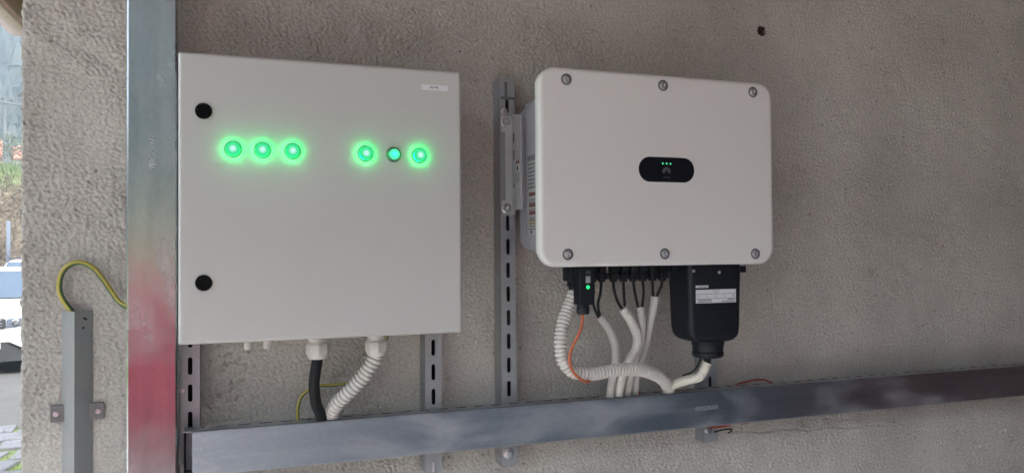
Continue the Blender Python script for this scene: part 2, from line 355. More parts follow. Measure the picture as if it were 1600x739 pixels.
# ------------------------------------------------------------------ ground and valley
def azf(a):      # a = azimuth clockwise from +Y (radians): 1 inside the wedge that holds the bank
    d = (a-R(-14)+math.pi) % (2*math.pi)-math.pi
    return max(0.0, min(1.0, (R(50)-abs(d))/R(20)))
def lerp_tab(tab, d):
    for (a, ha), (b, hb) in zip(tab, tab[1:]):
        if d <= b: t = max(0, (d-a)/(b-a)); t = t*t*(3-2*t) if hb-ha > 20 else t; return ha+(hb-ha)*t
    return tab[-1][1]
TB = [(0,0),(18.5,0),(21.5,.12),(23.5,.9),(26,2.0),(31,4.3),(80,9.5),(115,13),(290,118),(420,150),(900,150)]
TF = [(0,0),(40,0),(80,4),(105,7),(270,150),(420,165),(900,165)]  # unseen hills behind the viewer, raised to close off low sky
def lowleft(a):      # unseen hills on the left lowered to let in more sky light
    d = abs((a-R(-92)+math.pi) % (2*math.pi)-math.pi)
    return max(0.0, min(1.0, (R(62)-d)/R(22)))
def hgt(x, y):
    yy = y+1.95; d = math.hypot(x, yy); a = math.atan2(x, yy); w = azf(a)
    h = lerp_tab(TB, d)*w+lerp_tab(TF, d)*(1-w)
    if d > 17: h += min(1, (d-17)/10)*(.18*math.sin(x*.9+1)*math.sin(yy*.7)+.10*math.sin(x*2.3)*math.cos(yy*1.9)) + min(1, max(0, d-120)/60)*5*math.sin(a*9)*math.sin(d*.03)
    return h*(1-.72*lowleft(a)) if d > 60 else h
b = MB(); radii = [0.0, 3,6,9,12,14,15,16,17,18,19,20,21,22,23,24,25,26,27,28,30,33,36,40,45,50,56,63,70,78,86,95,105,115,125,135,150,165,180,200,220,240,265,290,330,420,600,900]
NA = 160
vs = [(0,-1.95,0)]
for rr_ in radii[1:]:
    for k in range(NA):
        a = 2*math.pi*k/NA; x = rr_*math.sin(a); y = -1.95+rr_*math.cos(a); vs.append((x, y, hgt(x, y)))
fs = [(0, 1+k, 1+(k+1) % NA) for k in range(NA)]
for i in range(len(radii)-2):
    for k in range(NA):
        a = 1+i*NA+k; c = 1+i*NA+(k+1) % NA; fs.append((a, a+NA, c+NA, c))
b.add(vs, fs); tag(b.build('ground', M['ground'], smooth=60), kind='structure')
# asphalt yard and road, 4 mm over the ground
b = MB(); b.add([(-9,7.9,.006),(9,7.9,.006),(9,15.9,.006),(-9,15.9,.006)], [(0,1,2,3)]); b.add([(-9,4.204,.006),(-3.3,4.204,.006),(-3.3,7.896,.006),(-9,7.896,.006)], [(0,1,2,3)])
tag(b.build('road', M['asphalt'], smooth=0), kind='structure')
b = MB(); b.add([(-9,-16,.004),(12,-16,.004),(12,-3.0,.004),(-1.3,-3.0,.004),(-1.3,4.2,.004),(-9,4.2,.004)], [(0,1,2,3),(0,3,4,5)])
tag(b.build('yard', M['yard'], smooth=0), kind='structure')
b = MB(); b.box(-1.35, 3.3, -3.2, .0, -.1, .08, .01)
tag(b.build('floor', M['concrete']), kind='structure')

# stone slabs with grass joints beside the road
pv = bpy.data.objects.new('pavement', None); COL.objects.link(pv); pv.location = (-1.9, 6.6, 0); ORG[pv.name] = Vector(pv.location); pv['kind'] = 'structure'
slab_meshes = []
for k in range(5):
    q = MB(); w, d = .17, .165
    pts = [( -w+random.uniform(-.02,.03), -d+random.uniform(-.02,.03)), (w+random.uniform(-.03,.02), -d+random.uniform(-.02,.03)), (w+random.uniform(-.03,.02), d+random.uniform(-.03,.02)), (-w+random.uniform(-.02,.03), d+random.uniform(-.03,.02))]
    q.loft([[(x,y,-.05) for x, y in pts], [(x,y,.022) for x, y in pts], [(x*.95,y*.95,.032) for x, y in pts]])
    o = q.build('paver', M['paver'], None, smooth=0); slab_meshes.append(o.data); bpy.data.objects.remove(o)
for i in range(6):
    for j in range(7):
        o = bpy.data.objects.new('paver', random.choice(slab_meshes)); COL.objects.link(o); o.parent = pv
        o.location = ((i-2.5)*.42+(j % 2)*.2+random.uniform(-.02,.02), (j-3)*.40+random.uniform(-.02,.02), random.uniform(-.008,.006)); o.rotation_euler = (0,0,random.choice((0,math.pi))+random.uniform(-.08,.08))
def blades(name, area, n, hmin, hmax, m, label, cat, w=.006, avoid=None):
    q = MB(); vs = []; fs = []
    for _ in range(n):
        x = random.uniform(*area[0]); y = random.uniform(*area[1])
        if avoid and avoid(x, y): continue
        z = hgt(x, y); h = random.uniform(hmin, hmax); a = random.uniform(0, 6.28); l = random.uniform(.1,.6)*h; k = len(vs)
        vs += [(x-w*math.cos(a), y-w*math.sin(a), z), (x+w*math.cos(a), y+w*math.sin(a), z), (x+l*math.sin(a), y-l*math.cos(a), z+h)]; fs.append((k, k+1, k+2))
    q.add(vs, fs); o = q.build(name, m, smooth=0); return tag(o, label, cat, kind='stuff')
def on_slab(x, y):
    return y > 5.35 and random.random() < .72
blades('grass', ((-3.1,-.7),(2.2,8.0)), 26000, .02, .065, M['grass'], 'short green grass growing between the paving slabs and beside the wall', 'grass', .006, on_slab)
blades('meadow_grass', ((-30,-2),(28,80)), 16000, .15, .45, M['grass'], 'long meadow grass above the brown bank', 'grass', .03, lambda x, y: math.hypot(x, y+1.95) < 31)
# dry brush on the bank
q = MB(); vs = []; fs = []
for _ in range(14000):
    a = R(random.gauss(-14, 17)); d = random.uniform(22.0, 31.0); x = d*math.sin(a); y = -1.95+d*math.cos(a); z = hgt(x, y)
    p0 = Vector((x, y, z)); l = random.uniform(.2,.75); dr = Vector((random.gauss(0,.7), random.gauss(0,.5), abs(random.gauss(.5,.45)))).normalized(); w = random.uniform(.006,.016); k = len(vs)
    sd = dr.orthogonal().normalized()*w; s2 = dr.cross(sd).normalized()*w
    vs += [p0+sd, p0-sd*.5+s2, p0-sd*.5-s2, p0+dr*l]; fs += [(k,k+1,k+3),(k+1,k+2,k+3),(k+2,k,k+3)]
q.add(vs, fs); tag(q.build('dry_brush', M['twig'], smooth=0), 'dry brown brushwood covering the bank behind the cars', 'brush', kind='stuff')
# conifer wood on the far hillside: many overlapping crowns that read as one mass
def conifer_shape(mb, x, y, z, h, r):
    vs = []; fs = []
    for t in range(4):
        z0 = z+h*(.08+.2*t); z1 = z0+h*.36; rr_ = r*(1-.2*t); k = len(vs); n = 7; ph = random.uniform(0, 6)
        for i in range(n):
            q_ = rr_*random.uniform(.7,1.15); vs.append((x+q_*math.cos(ph+6.283*i/n), y+q_*math.sin(ph+6.283*i/n), z0-random.uniform(0,.05)*h))
        vs.append((x, y, z1)); fs += [(k+i, k+(i+1) % n, k+n) for i in range(n)]
    mb.add(vs, fs)
q = MB()
for _ in range(15000):
    a = R(random.gauss(-15, 16)); d = 112+178*random.random(); x = d*math.sin(a); y = -1.95+d*math.cos(a); h = random.uniform(3.5, 8)
    conifer_shape(q, x, y, hgt(x, y)-.5, h, h*random.uniform(.2,.32))
for _ in range(2200):                      # thinner cover round the rest of the valley (seen in the steel)
    a = R(random.uniform(0, 360)); d = 118+180*random.random(); x = d*math.sin(a); y = -1.95+d*math.cos(a); h = random.uniform(8, 15)
    conifer_shape(q, x, y, hgt(x, y)-.5, h, h*.28)
tag(q.build('forest', M['conifer'], smooth=0), 'dark conifer forest covering the hazy hillside', 'forest', kind='stuff')

# ------------------------------------------------------------------ stucco wall (relief is real geometry, 4 mm cells)
wt = thing('stucco_wall', (1.2, 0, 0), 'long rough grey-beige stucco wall carrying the boxes and trays', 'wall')
X0, X1, Z0, Z1, C = -.457, 2.95, 1.08, 2.92, .003
nx = int((X1-X0)/C)+1; nz = int((Z1-Z0)/C)+1
gx = np.linspace(X0, X1, nx); gz = np.linspace(Z0, Z1, nz)
def band(nx, nz, lx, lz, ang, seed):
    r = np.random.default_rng(seed).standard_normal((nz, nx)); fx = np.fft.fftfreq(nx, C)[None, :]; fz = np.fft.fftfreq(nz, C)[:, None]
    u = fx*math.cos(ang)+fz*math.sin(ang); v = -fx*math.sin(ang)+fz*math.cos(ang); k = np.sqrt((u*lx)**2+(v*lz)**2)
    g = np.exp(-((k-1)/.6)**2); g[0, 0] = 0; o = np.fft.ifft2(np.fft.fft2(r)*g).real; return o/o.std()
n1 = .75*band(nx, nz, .0235, .0082, R(-36), 1) + .65*band(nx, nz, .0145, .0070, R(-27), 2) + .50*band(nx, nz, .0072, .0064, R(-20), 4)
rel = .0014*(np.minimum(n1, .55+.25*np.tanh(n1-.55)) - .35*np.maximum(-n1-1.0, 0)) + .0008*band(nx, nz, .10, .08, 0, 3)
amp = .92+.25*np.tanh(1.2*band(nx, nz, .42, .30, 0, 5)); rel = rel*amp
GX, GZ = np.meshgrid(gx, gz)
def dent(x, z, r, d):
    global rel
    k = np.hypot(GX-x, GZ-z); rel = rel-d*np.clip(1.25-(k/r)**4*1.25, 0, 1)
dent(1.5017, 2.6092, .0140, .085); dent(.5112, 1.6115, .0042, .014)
for x, z in ((2.52,1.29),(2.53,1.275),(2.37,1.266),(2.285,1.80),(2.30,1.803),(2.49,1.31),(2.35,1.27)): dent(x, z, .006, .006)
for _ in range(70):
    dent(random.gauss(-.035,.035), random.uniform(1.57,1.73), random.uniform(.0028,.0048), random.uniform(.003,.007))
for _ in range(34): dent(random.uniform(X0,X1), random.uniform(1.15,2.7), random.uniform(.0025,.0045), random.uniform(.002,.004))
# hairline crack under the tray
cz_ = 1.392-.045*(GX-1.53)+.003*np.sin(GX*37); inx = (GX > 1.38) & (GX < 2.05)
rel = np.where(inx & (np.abs(GZ-cz_) < .0028), rel-.0035, rel)
PY = -rel
PXs = GX.copy(); edge = GX < X0+.012                       # rough arris at the open end
ev = np.random.default_rng(9).standard_normal(nz); ev = np.convolve(np.pad(ev, 6, mode='wrap'), np.hanning(9), 'same')[6:-6]; ev = .0011*ev/ev.std()
PXs[:, 0] += ev; PXs[:, 1] += ev*.6; PY[:, 0] += .0030; PY[:, 1] += .0008
me = bpy.data.meshes.new('stucco_face'); V = np.stack([PXs-1.2, PY, GZ], -1).reshape(-1, 3)
ii = np.arange(nx*nz).reshape(nz, nx); F = np.stack([ii[:-1,:-1], ii[:-1,1:], ii[1:,1:], ii[1:,:-1]], -1).reshape(-1, 4)
me.vertices.add(len(V)); me.vertices.foreach_set('co', V.ravel()); me.loops.add(F.size); me.loops.foreach_set('vertex_index', F.ravel())
me.polygons.add(len(F)); me.polygons.foreach_set('loop_start', np.arange(0, F.size, 4)); me.polygons.foreach_set('loop_total', np.full(len(F), 4))
me.update(); me.validate(); me.polygons.foreach_set('use_smooth', np.ones(len(F), bool)); me.materials.append(M['stucco']); me.materials.append(M['hole_shade'])
fc = np.zeros(len(F), np.int32); cxm = GX[:-1,:-1]+C/2; czm = GZ[:-1,:-1]+C/2
fc[(np.hypot(cxm-1.5017, czm-2.6092) < .0152).ravel()] = 1; me.polygons.foreach_set('material_index', fc)  # faces of the drilled opening get the painted shade
o = bpy.data.objects.new('stucco_face', me); COL.objects.link(o); o.parent = wt; ORG[o.name] = ORG[wt.name]
b = MB(); b.box(X0+.004, 2.95, .100, .36, 0, 3.42); b.box(X0, 2.95, -.001, .102, 0, Z0-.0005); b.box(X0, 2.95, -.001, .102, Z1+.0005, 3.42)
b.loft([[(PXs[k,0], PY[k,0], gz[k]), (X0+.0015, .006, gz[k]), (X0, .110, gz[k])] for k in range(nz)], False, False)
b.build('wall_core', M['stucco'], wt, smooth=0)

# unseen side wall, run out to shade the right; reddish boards added for reflections
sw = thing('unseen_side_wall', (3.05, -4.5, 0), 'unseen dark wall closing the right end, lengthened to block light', 'wall')
b = MB(); b.box(2.95, 3.25, -9.4, .36, 0, 3.42); b.build('masonry', M['plaster'], sw, smooth=0)
for k in range(9):
    b = MB(); b.box(2.915, 2.95, -1.75+k*.19, -1.75+k*.19+.182, .1, 2.25, .004); b.build('board', M['darkwood'], sw)

# ------------------------------------------------------------------ roof over the wall
rf = thing('lean_to_roof', (.8, .6, 3.42), 'brown boarded roof overhanging the stucco wall with a pale gutter at its eave', 'roof')
RX0, RX1, RY0, RY1, RZ = -1.22, 3.3, -2.6, 3.55, 3.425
k = 0; x = RX0
while x < RX1-.05:
    b = MB(); b.box(x, x+.142, RY0, RY1, RZ+random.uniform(0,.004), RZ+.025, .003); b.build('plank', M['plank'], rf); x += .148
b = MB(); b.box(RX0-.03, RX1, RY0-.02, RY1+.02, RZ+.03, RZ+.09, .005); b.build('roof_sheet', M['roofing'], rf)
b = MB(); b.box(RX0-.03, RX0-.002, RY0, RY1, RZ-.10, RZ+.028, .003); b.build('fascia', M['plank'], rf)
b = MB()                                                     # half-round gutter along the eave
gr = []
for yv in (RY0-.05, RY1+.06):
    ring = []
    for kk in range(13):
        a = math.pi+math.pi*kk/12; ring.append((-1.325+.068*math.cos(a), yv, RZ-.055+.068*math.sin(a)))
    for kk in range(13):
        a = 2*math.pi-math.pi*kk/12; ring.append((-1.325+.062*math.cos(a), yv, RZ-.055+.062*math.sin(a)))
    gr.append(ring)
b.loft(gr, False)
for yv in (RY0-.05, RY1+.055):
    b.loft([[(-1.325+.068*math.cos(math.pi+math.pi*kk/12), yv+dy, RZ-.055+.068*math.sin(math.pi+math.pi*kk/12)) for kk in range(13)] for dy in (0, .006)])
g = b.build('gutter', M['gutter'], rf)
b = MB(); b.tube([(-1.395,RY0-.05,RZ-.052),(-1.395,RY1+.06,RZ-.052)], .008, 8, 1.0); b.build('bead', M['gutter'], g)

wr = thing('unseen_shade_eave', (2.6, -6.0, 3.42), 'added unseen boarded eave shading the right of the wall and yard', 'roof')  # added eave, out of view, to darken the right end
for k in range(10):
    b = MB(); b.box(1.75+k*.148, 1.75+k*.148+.142, -9.4, RY0-.03, RZ+random.uniform(0,.004), RZ+.025, .003); b.build('plank', M['plank'], wr)
b = MB(); b.box(1.74, 3.3, -9.42, RY0-.028, RZ+.03, RZ+.09, .005); b.build('roof_sheet', M['roofing'], wr)
b = MB(); b.box(1.722, 1.746, -9.4, RY0-.03, RZ-.10, RZ+.028, .003); b.build('fascia', M['plank'], wr)

# ------------------------------------------------------------------ slotted steel channel rails
def slot_cell(mb, xc, y, zc, w, pitch, sw_, sh, th):
    """one pitch of a slotted web: rectangle with a stadium hole, front and back skins and the hole wall"""
    r = sw_/2; x0, x1, z0, z1 = xc-w/2, xc+w/2, zc-pitch/2, zc+pitch/2; n = 8
    top = [(xc+r*math.cos(R(180-180*k/n)), zc+sh/2-r+r*math.sin(R(180-180*k/n))) for k in range(n+1)]
    bot = [(x, 2*zc-z) for x, z in top]
    for yy in (y, y+th):
        mb.add([(x0,yy,z0),(xc-r,yy,z0),(xc-r,yy,z1),(x0,yy,z1)], [(0,1,2,3)]); mb.add([(xc+r,yy,z0),(x1,yy,z0),(x1,yy,z1),(xc+r,yy,z1)], [(0,1,2,3)])
        for arc, ze in ((top, z1), (bot, z0)):
            for a, b in zip(arc, arc[1:]): mb.add([(a[0],yy,a[1]),(b[0],yy,b[1]),(b[0],yy,ze),(a[0],yy,ze)], [(0,1,2,3)])
    loop = top+bot[::-1]
    for a, b in zip(loop, loop[1:]+loop[:1]): mb.add([(a[0],y,a[1]),(b[0],y,b[1]),(b[0],y+th,b[1]),(a[0],y+th,a[1])], [(0,1,2,3)])
def rail(x0, w, depth, ztop, zbot, zslot, label, slot_from=None):
    t = thing('mounting_rail', (x0+w/2, 0, zbot), label, 'rail', 'slotted steel rails screwed to the wall')
    pitch = .0615; b = MB(); yf = -depth; th = .0025
    z = zslot
    while z+pitch*1.5 < ztop: z += pitch
    top = z+pitch/2
    b.box(x0, x0+w, yf, yf+th, top, ztop)
    while z-pitch/2 > zbot:
        if z-pitch/2-pitch < zbot-1e-6 and z-pitch < zbot: pass
        slot_cell(b, x0+w/2, yf, z, w, pitch, .0098, .040, th); z -= pitch
    b.box(x0, x0+w, yf, yf+th, zbot, z+pitch/2)
    b.build('slotted_web', M['rail'], t, smooth=0)
    for xs in (x0, x0+w-th):
        q = MB(); q.box(xs, xs+th, yf+th, .002, zbot, ztop); q.build('flange', M['rail'], t, smooth=0)
    q = MB(); q.box(x0+.004, x0+w-.004, -.0045, -.002, zbot+.01, ztop-.01); q.build('slot_shade_backing', M['hole'], t, smooth=0)  # black sheet painting the shade behind the rail slots
    return t
RA = rail(-.131, .041, .052, 2.32, 1.40, 1.6269, 'slotted rail beside the upright tray, its lower end showing below the lamp cabinet')
RB = rail(.434, .042, .058, 2.32, 1.389, 1.6415, 'slotted rail showing under the right corner of the lamp cabinet')
RC = rail(.6365, .0410, .055, 2.3955, 1.386, 1.6476, 'long slotted rail standing clear between the cabinet and the white inverter')
RD = rail(1.252, .047, .043, 2.32, 1.3895, 1.62, 'slotted rail behind the black terminal cover, its end showing under the long tray')
def bolt(x, y, z, r, parent, name='bolt', washer=1.5, hexa=True, h=.007, m=None):
    b = MB()
    if washer: b.lathe((x, y, z), (0,-1,0), [(r*washer,0),(r*washer,.0018),(r*washer*.93,.0024)], 24)
    if hexa: b.lathe((x, y, z), (0,-1,0), [(r,.002),(r,h-.0015),(r*.82,h)], 6)
    else: b.lathe((x, y, z), (0,-1,0), [(r,.002),(r*.95,h*.6),(r*.7,h),(r*.45,h),(r*.42,h*.55)], 20)
    return b.build(name, m or M['bolt'], parent)
bolt(.655, -.055, 1.4186, .0085, RC, washer=1.65); bolt(1.2655, -.043, 1.4240, .0085, RD, washer=1.1)
bolt(.6492, -.055, 2.3085, .007, RC, washer=1.25)
b = MB(); b.box(.4515, .4565, -.062, -.056, 1.392, 1.418, .001); b.build('threaded_stud', M['bolt'], RB)
bolt(.4515, -.058, 1.446, .006, RB, washer=1.3)
bolt(-.1275, -.052, 1.634, .004, RA, washer=1.3)
b = MB(); b.box(.640,.675,-.058,-.0555,2.340,2.347,.0005); b.box(.650,.657,-.0575,-.0553,2.338,2.385,.0005); b.build('slide_nut', M['holder'], RC)
# slide a dark channel-nut edge into rail C where the bracket sits

# ------------------------------------------------------------------ cable trays
tv = thing('cable_tray', (-.184, -.08, 1.0), 'upright galvanised cable tray running from top to bottom left of the lamp cabinet', 'cable tray', 'galvanised cable trays')
b = MB(); b.box(-.2315, -.1345, -.109, -.055, .25, 3.40, .002); b.build('tray_body', M['galv_in'], tv)
b = MB(); b.plate(-.2335, -.1338, .252, 3.398, .0015, [(0,-.098),(0,-.1084),(.0034,-.112)], 3); b.build('cover', M['galv_v'], tv)
text_on_wall('stamp', 'VERGOKAN', -.1765, 2.128, -.1124, .013, M['stamp'], tv, rot=math.pi/2, width=.074, bold=.02)
for zc in (2.335, 1.49):
    b = MB(); b.box(-.243, -.125, -.0545, -.012, zc-.021, zc+.021, .002); br = b.build('support_strut', M['rail'], tv)
    b = MB(); b.lathe((-.2385,-.0545,zc), (0,-1,0), [(.004,0),(.004,.002),(.003,.003)], 10); b.build('rivet', M['holder'], br)
th_ = thing('cable_tray', (1.2, -.08, 1.452), 'long horizontal galvanised cable tray with slotted upper edge running below both boxes', 'cable tray', 'galvanised cable trays')
HX0, HX1, HB, HT = -.1225, 2.94, 1.452, 1.5515
b = MB(); b.box(HX0, HX1, -.109, -.0600, HB+.001, HB+.0025); b.box(HX0, HX1, -.0602, -.0590, HB+.001, HT-.0016)
# slotted top side: bridges between the slots
x = HX0; sl, gp = .026, .021
b.box(HX0, HX1, -.108, -.0780, HT-.0015, HT); b.box(HX0, HX1, -.0635, -.0590, HT-.0015, HT)
while x < HX1-.05:
    b.box(x, x+gp, -.0780, -.0635, HT-.0015, HT); x += sl+gp
b.build('tray_body', M['galv_in'], th_, smooth=0)
b = MB(); b.box(HX0+.001, HX1, -.0585, -.0570, HB, HT-.012); b.box(HX0+.02, HX1-.01, -.0640, -.0628, HB+.01, HT-.0018); b.build('painted_shade_liner', M['hole'], th_, smooth=0)  # black sheets painting the shade inside the slotted tray
b = MB(); b.loft([rrect(HB-.001, HT+.001, -.1118, -.097, .002, 3, lambda a, c, xx=xx: (xx, c-.0035*(a-HB)/.05+.0035, a)) for xx in (HX0+.0195, HX1)]); b.build('cover', M['galv_h'], th_, smooth=12)
b = MB(); b.box(HX0+.002, HX0+.004, -.108, -.062, HB+.003, HT-.004); b.box(HX0+.006, HX0+.017, -.109, -.106, HB+.012, HB+.016); b.build('end_plate', M['hole'], th_, smooth=0)
text_on_wall('stamp', 'VERGOKAN', 1.178, 1.4985, -.1134, .0125, M['stamp'], th_, rot=.02, width=.075, bold=.02)
text_on_wall('stamp', 'CE', -.095, 1.509, -.1136, .008, M['stamp'], th_, width=.014)
for xs, wd in ((-.078,.012),(.140,.016),(.206,.014),(1.088,.02),(1.150,.018)):
    b = MB(); b.tube([(xs,-.090,HT+.001),(xs+wd*.4,-.086,HT+.006),(xs+wd,-.082,HT+.001)], .0016, 8, .003); b.build('wire_clip', M['bolt'], th_)

# ------------------------------------------------------------------ lamp cabinet
cb = thing('control_cabinet', (.178, -.06, 1.759), 'light grey steel control cabinet with six glowing green lamps on its door', 'cabinet')
b = MB(); b.plate(-.1135, .4695, 1.7675, 2.3515, .006, [(0,-.054),(0,-.229)], 3); b.build('body', M['cabinet'], cb)
b = MB(); b.plate(-.118, .474, 1.7625, 2.3555, .004, [(0,-.2285),(0,-.2335)], 3); b.build('door_seal', M['hole'], cb)
b = MB(); b.plate(-.1216, .4784, 1.7587, 2.3586, .006, [(0,-.233),(0,-.2425),(.0008,-.2450),(.0030,-.2488),(.0052,-.2500)], 5); door = b.build('door', M['cabinet'], cb)
for zc in (2.2378, 1.8843):
    b = MB(); b.lathe((-.0732,-.2495,zc), (0,-1,0), [(.0166,0),(.0166,.0030),(.0155,.0036),(.0115,.0036),(.0112,.0012),(.0050,.0012),(.0050,.0034),(0.0008,.0034)], 28)
    lk = b.build('lock', M['hole'], door)
LZ = 2.1612
for i, xc in enumerate((-.0163, .0421, .1033, .2582, .3206, .3787)):
    dim = i == 4; r = .0138 if not dim else .0112; hh = .0165 if not dim else .016
    b = MB()
    b.lathe((xc,-.2495,LZ), (0,-1,0), [(.0172,0),(.0172,.0018),(.0160,.0024),(r+.0008,.0028 if not dim else .0120),(r+.0008,.001)], 32)
    bz = b.build('lamp_bezel', M['bezel'], door)
    if dim: bz['label'] = 'taller collar round the dimmer push-button lamp'
    if not dim:
        b = MB(); b.lathe((xc,-.2495,LZ), (0,-1,0), [(r-.0008,.0020),(r-.0008,.0108),(r-.0022,.0108),(r-.0022,.0020)], 32); b.build('hidden_halo_ring', M['halo_emit'], bz)  # added hidden emitter that casts the green halo on the door
    b = MB(); prof = [(r-.003 if not dim else r, .0005), (r-.003 if not dim else r, .0095), (r+.0004 if not dim else r, .0109), (r+.0004 if not dim else r, .012)] + [((r+.0004 if not dim else r)*math.cos(R(a)), .012+(hh-.012)*math.sin(R(a))) for a in (15,30,45,60,75,86)]
    b.lathe((xc,-.2495,LZ), (0,-1,0), prof, 32)
    ln = b.build('lamp_lens', M['lamp_dim'] if dim else M['lamp'], door, smooth=60)
b = MB(); b.plate(.3845, .4462, 2.3108, 2.3228, .0008, [(0,-.2499),(0,-.25035)], 2); st = b.build('name_sticker', M['white'], door)
text_on_wall('print', 'RO-FVE', .4143, 2.3145, -.2506, .0058, M['ink'], st, 'CENTER', width=.019, bold=.02)
def gland(xc, yc, ztop, r, parent, small=False):
    b = MB()
    if small:
        b.lathe((xc,yc,ztop), (0,0,-1), [(r*.9,0),(r*.9,.014),(r,.0145),(r,.030),(r*.8,.0355),(r*.3,.0355)], 12)
    else:
        b.lathe((xc,yc,ztop), (0,0,-1), [(r*.84,0),(r*.84,.022),(r*.80,.0225),(r*.80,.0245),(r*.84,.025),(r*.84,.0295)], 28)
        b.lathe((xc,yc,ztop), (0,0,-1), [(r*.97,.029),(r*1.04,.032),(r*1.04,.050),(r*.98,.053)], 8)
        b.lathe((xc,yc,ztop), (0,0,-1), [(r*.93,.052),(r*.93,.056),(r*.74,.064),(r*.60,.064),(r*.58,.056)], 28)
    return b.build('cable_gland', M['gland'], parent)
gland(.1640, -.15, 1.7672, .0255, cb); gland(.2975, -.15, 1.7672, .0255, cb)
gland(.0142, -.15, 1.7672, .0095, cb, True); gland(.0547, -.15, 1.7672, .0095, cb, True)

# ------------------------------------------------------------------ inverter
iv = thing('solar_inverter', (.958, -.2, 1.907), 'white solar inverter with rounded front cover and black status window', 'inverter')
b = MB()
IX0, IX1, IZ0, IZ1 = .6384, 1.2784, 1.9071, 2.3663
b.plate(.675, 1.243, 1.927, 2.338, .055, [(.030,-.115),(.012,-.122),(.004,-.135),(0,-.16),(0,-.306)], 8); b.build('body', M['inv_body'], iv)
b = MB(); b.plate(.684, 1.235, 1.945, 2.318, .03, [(0,-.074),(0,-.117)], 5)
for k in range(17):
    x = .70+k*.0325; b.box(x, x+.004, -.1155, -.074, 1.955, 2.325)
b.build('heat_sink', M['inv_body'], iv)
b = MB(); b.plate(IX0, IX1, IZ0, IZ1, .042, [(.006,-.300),(.001,-.303),(0,-.306),(0,-.3225),(.0012,-.3260),(.0038,-.3286),(.0075,-.3297),(.012,-.3300)], 10); cov = b.build('front_cover', M['inverter'], iv)
for x, z in ((.7068,2.3384),(.9605,2.3406),(1.2192,2.3401),(.7072,1.9360),(.9610,1.9352),(1.2210,1.9328)):
    b = MB(); b.lathe((x,-.3298,z), (0,-1,0), [(.0136,0),(.0134,.0005),(.0120,.0007),(.0098,.0002),(.0096,-.002)], 28, cap=False); b.build('recess_shade_ring', M['recess'], cov)  # raised dark ring painting the shade of a sunk bolt seat
    b = MB(); b.lathe((x,-.3285,z), (0,-1,0), [(.0094,0),(.0094,.0035),(.0080,.0060),(.0045,.0066),(.0040,.0066),(.0036,.0036),(.0005,.0036)], 24); b.build('cover_bolt', M['bolt'], cov)
pz = 2.1373
b = MB(); b.plate(.8895, 1.0465, pz-.0318, pz+.0318, .0318, [(0,-.3298),(0,-.3306),(.0016,-.3308)], 14); b.build('window_rim', M['inverter'], cov)
b = MB(); b.plate(.8915, 1.0445, pz-.0300, pz+.0300, .0300, [(0,-.3300),(0,-.3312),(.0008,-.3315)], 14); win = b.build('status_window', M['gloss'], cov)
for x in (.9568, .9674, .9780):
    b = MB(); b.lathe((x,-.3314,2.1520), (0,-1,0), [(.0021,0),(.0021,.0006),(.0010,.0008)], 12); b.build('status_light', M['led'], win)
def petals(name, xc, yc, zc, s, m, parent):
    """fan of eight rounded petals opening upward"""
    b = MB()
    for k in range(8):
        a = R(-12+k*(204/7)); ca, sa = math.cos(a), math.sin(a); pts = []
        for t in range(13):
            u = t/12*2*math.pi; l = s*(.62+.40*math.cos(u)); w_ = s*.17*math.sin(u)*(1.15+.35*math.cos(u)); pts.append((xc+l*ca-w_*sa, yc, zc+l*sa*.95+w_*ca))
        b.add(pts, [tuple(range(13))])
    return b.build(name, m, parent, smooth=0)
petals('logo', .9668, -.3317, 2.1330, .0118, M['logo'], win)
text_on_wall('print', 'HUAWEI', .9668, 2.1172, -.3317, .0034, M['logo'], win, 'CENTER')
# warning sticker on the left side of the body: print on the face x = .652
b = MB(); b.box(.6740, .6752, -.2120, -.1580, 1.9835, 2.1815, .0003); sk = b.build('warning_sticker', M['greysticker'], iv)
def side_rect(name, y0, y1, z0, z1, m):
    q = MB(); q.box(.6736, .6740, y0+.0572, y1+.0572, z0, z1); q.build(name, m, sk, smooth=0)
side_rect('print', -.268, -.2175, 2.166, 2.1795, M['ink_soft'])
for k in range(7): side_rect('print', -.266+(k % 2)*.004, -.220, 2.098+k*.0095, 2.1028+k*.0095, M['ink_soft'])
for z in (2.079, 2.052, 2.033): side_rect('print', -.268, -.226, z, z+.009, M['ink_red'])
for z in (2.068, 2.062, 2.044, 2.024, 2.019): side_rect('print', -.265, -.224, z, z+.003, M['ink_soft'])
side_rect('print', -.267, -.222, 2.009, 2.014, M['ink_yel']); side_rect('print', -.267, -.222, 2.0165, 2.019, M['ink_yel'])
side_rect('print', -.268, -.219, 1.997, 1.9985, M['ink']); side_rect('print', -.245, -.236, 1.987, 1.995, M['ink'])
for z in (2.003,): side_rect('print', -.265, -.225, z, z+.003, M['ink_soft'])
# plugs under the body
def connector(x0, x1, y0, y1, z0, z1, m='black'):
    b = MB(); w = x1-x0
    b.box(x0+.002, x1-.002, y0+.002, y1-.002, z0+.014, 1.928, .001)
    b.box(x0, x1, y0, y1, z0+.004, z0+.021, .002)
    b.lathe(((x0+x1)/2, (y0+y1)/2, z0+.006), (0,0,-1), [(w*.44,0),(w*.44,.006),(w*.36,.008)], 12)
    return b.build('dc_connector', M[m], iv)
for x0, x1 in ((.820,.842),(.8445,.8665),(.8775,.9005),(.9050,.9285),(.9335,.9565),(.9595,.9835),(.9885,1.0130),(1.0170,1.0420)):
    connector(x0, x1, -.212, -.186, 1.8665, 1.928)
b = MB(); b.box(.757, .800, -.225, -.180, 1.868, 1.928, .003); b.box(.764, .798, -.222, -.190, 1.853, 1.869, .003)
b.lathe((.780,-.206,1.854), (0,0,-1), [(.0165,0),(.0165,.010),(.0150,.012),(.0150,.022),(.0170,.023),(.0170,.029),(.0150,.031)], 20); b.build('signal_connector', M['black'], iv)
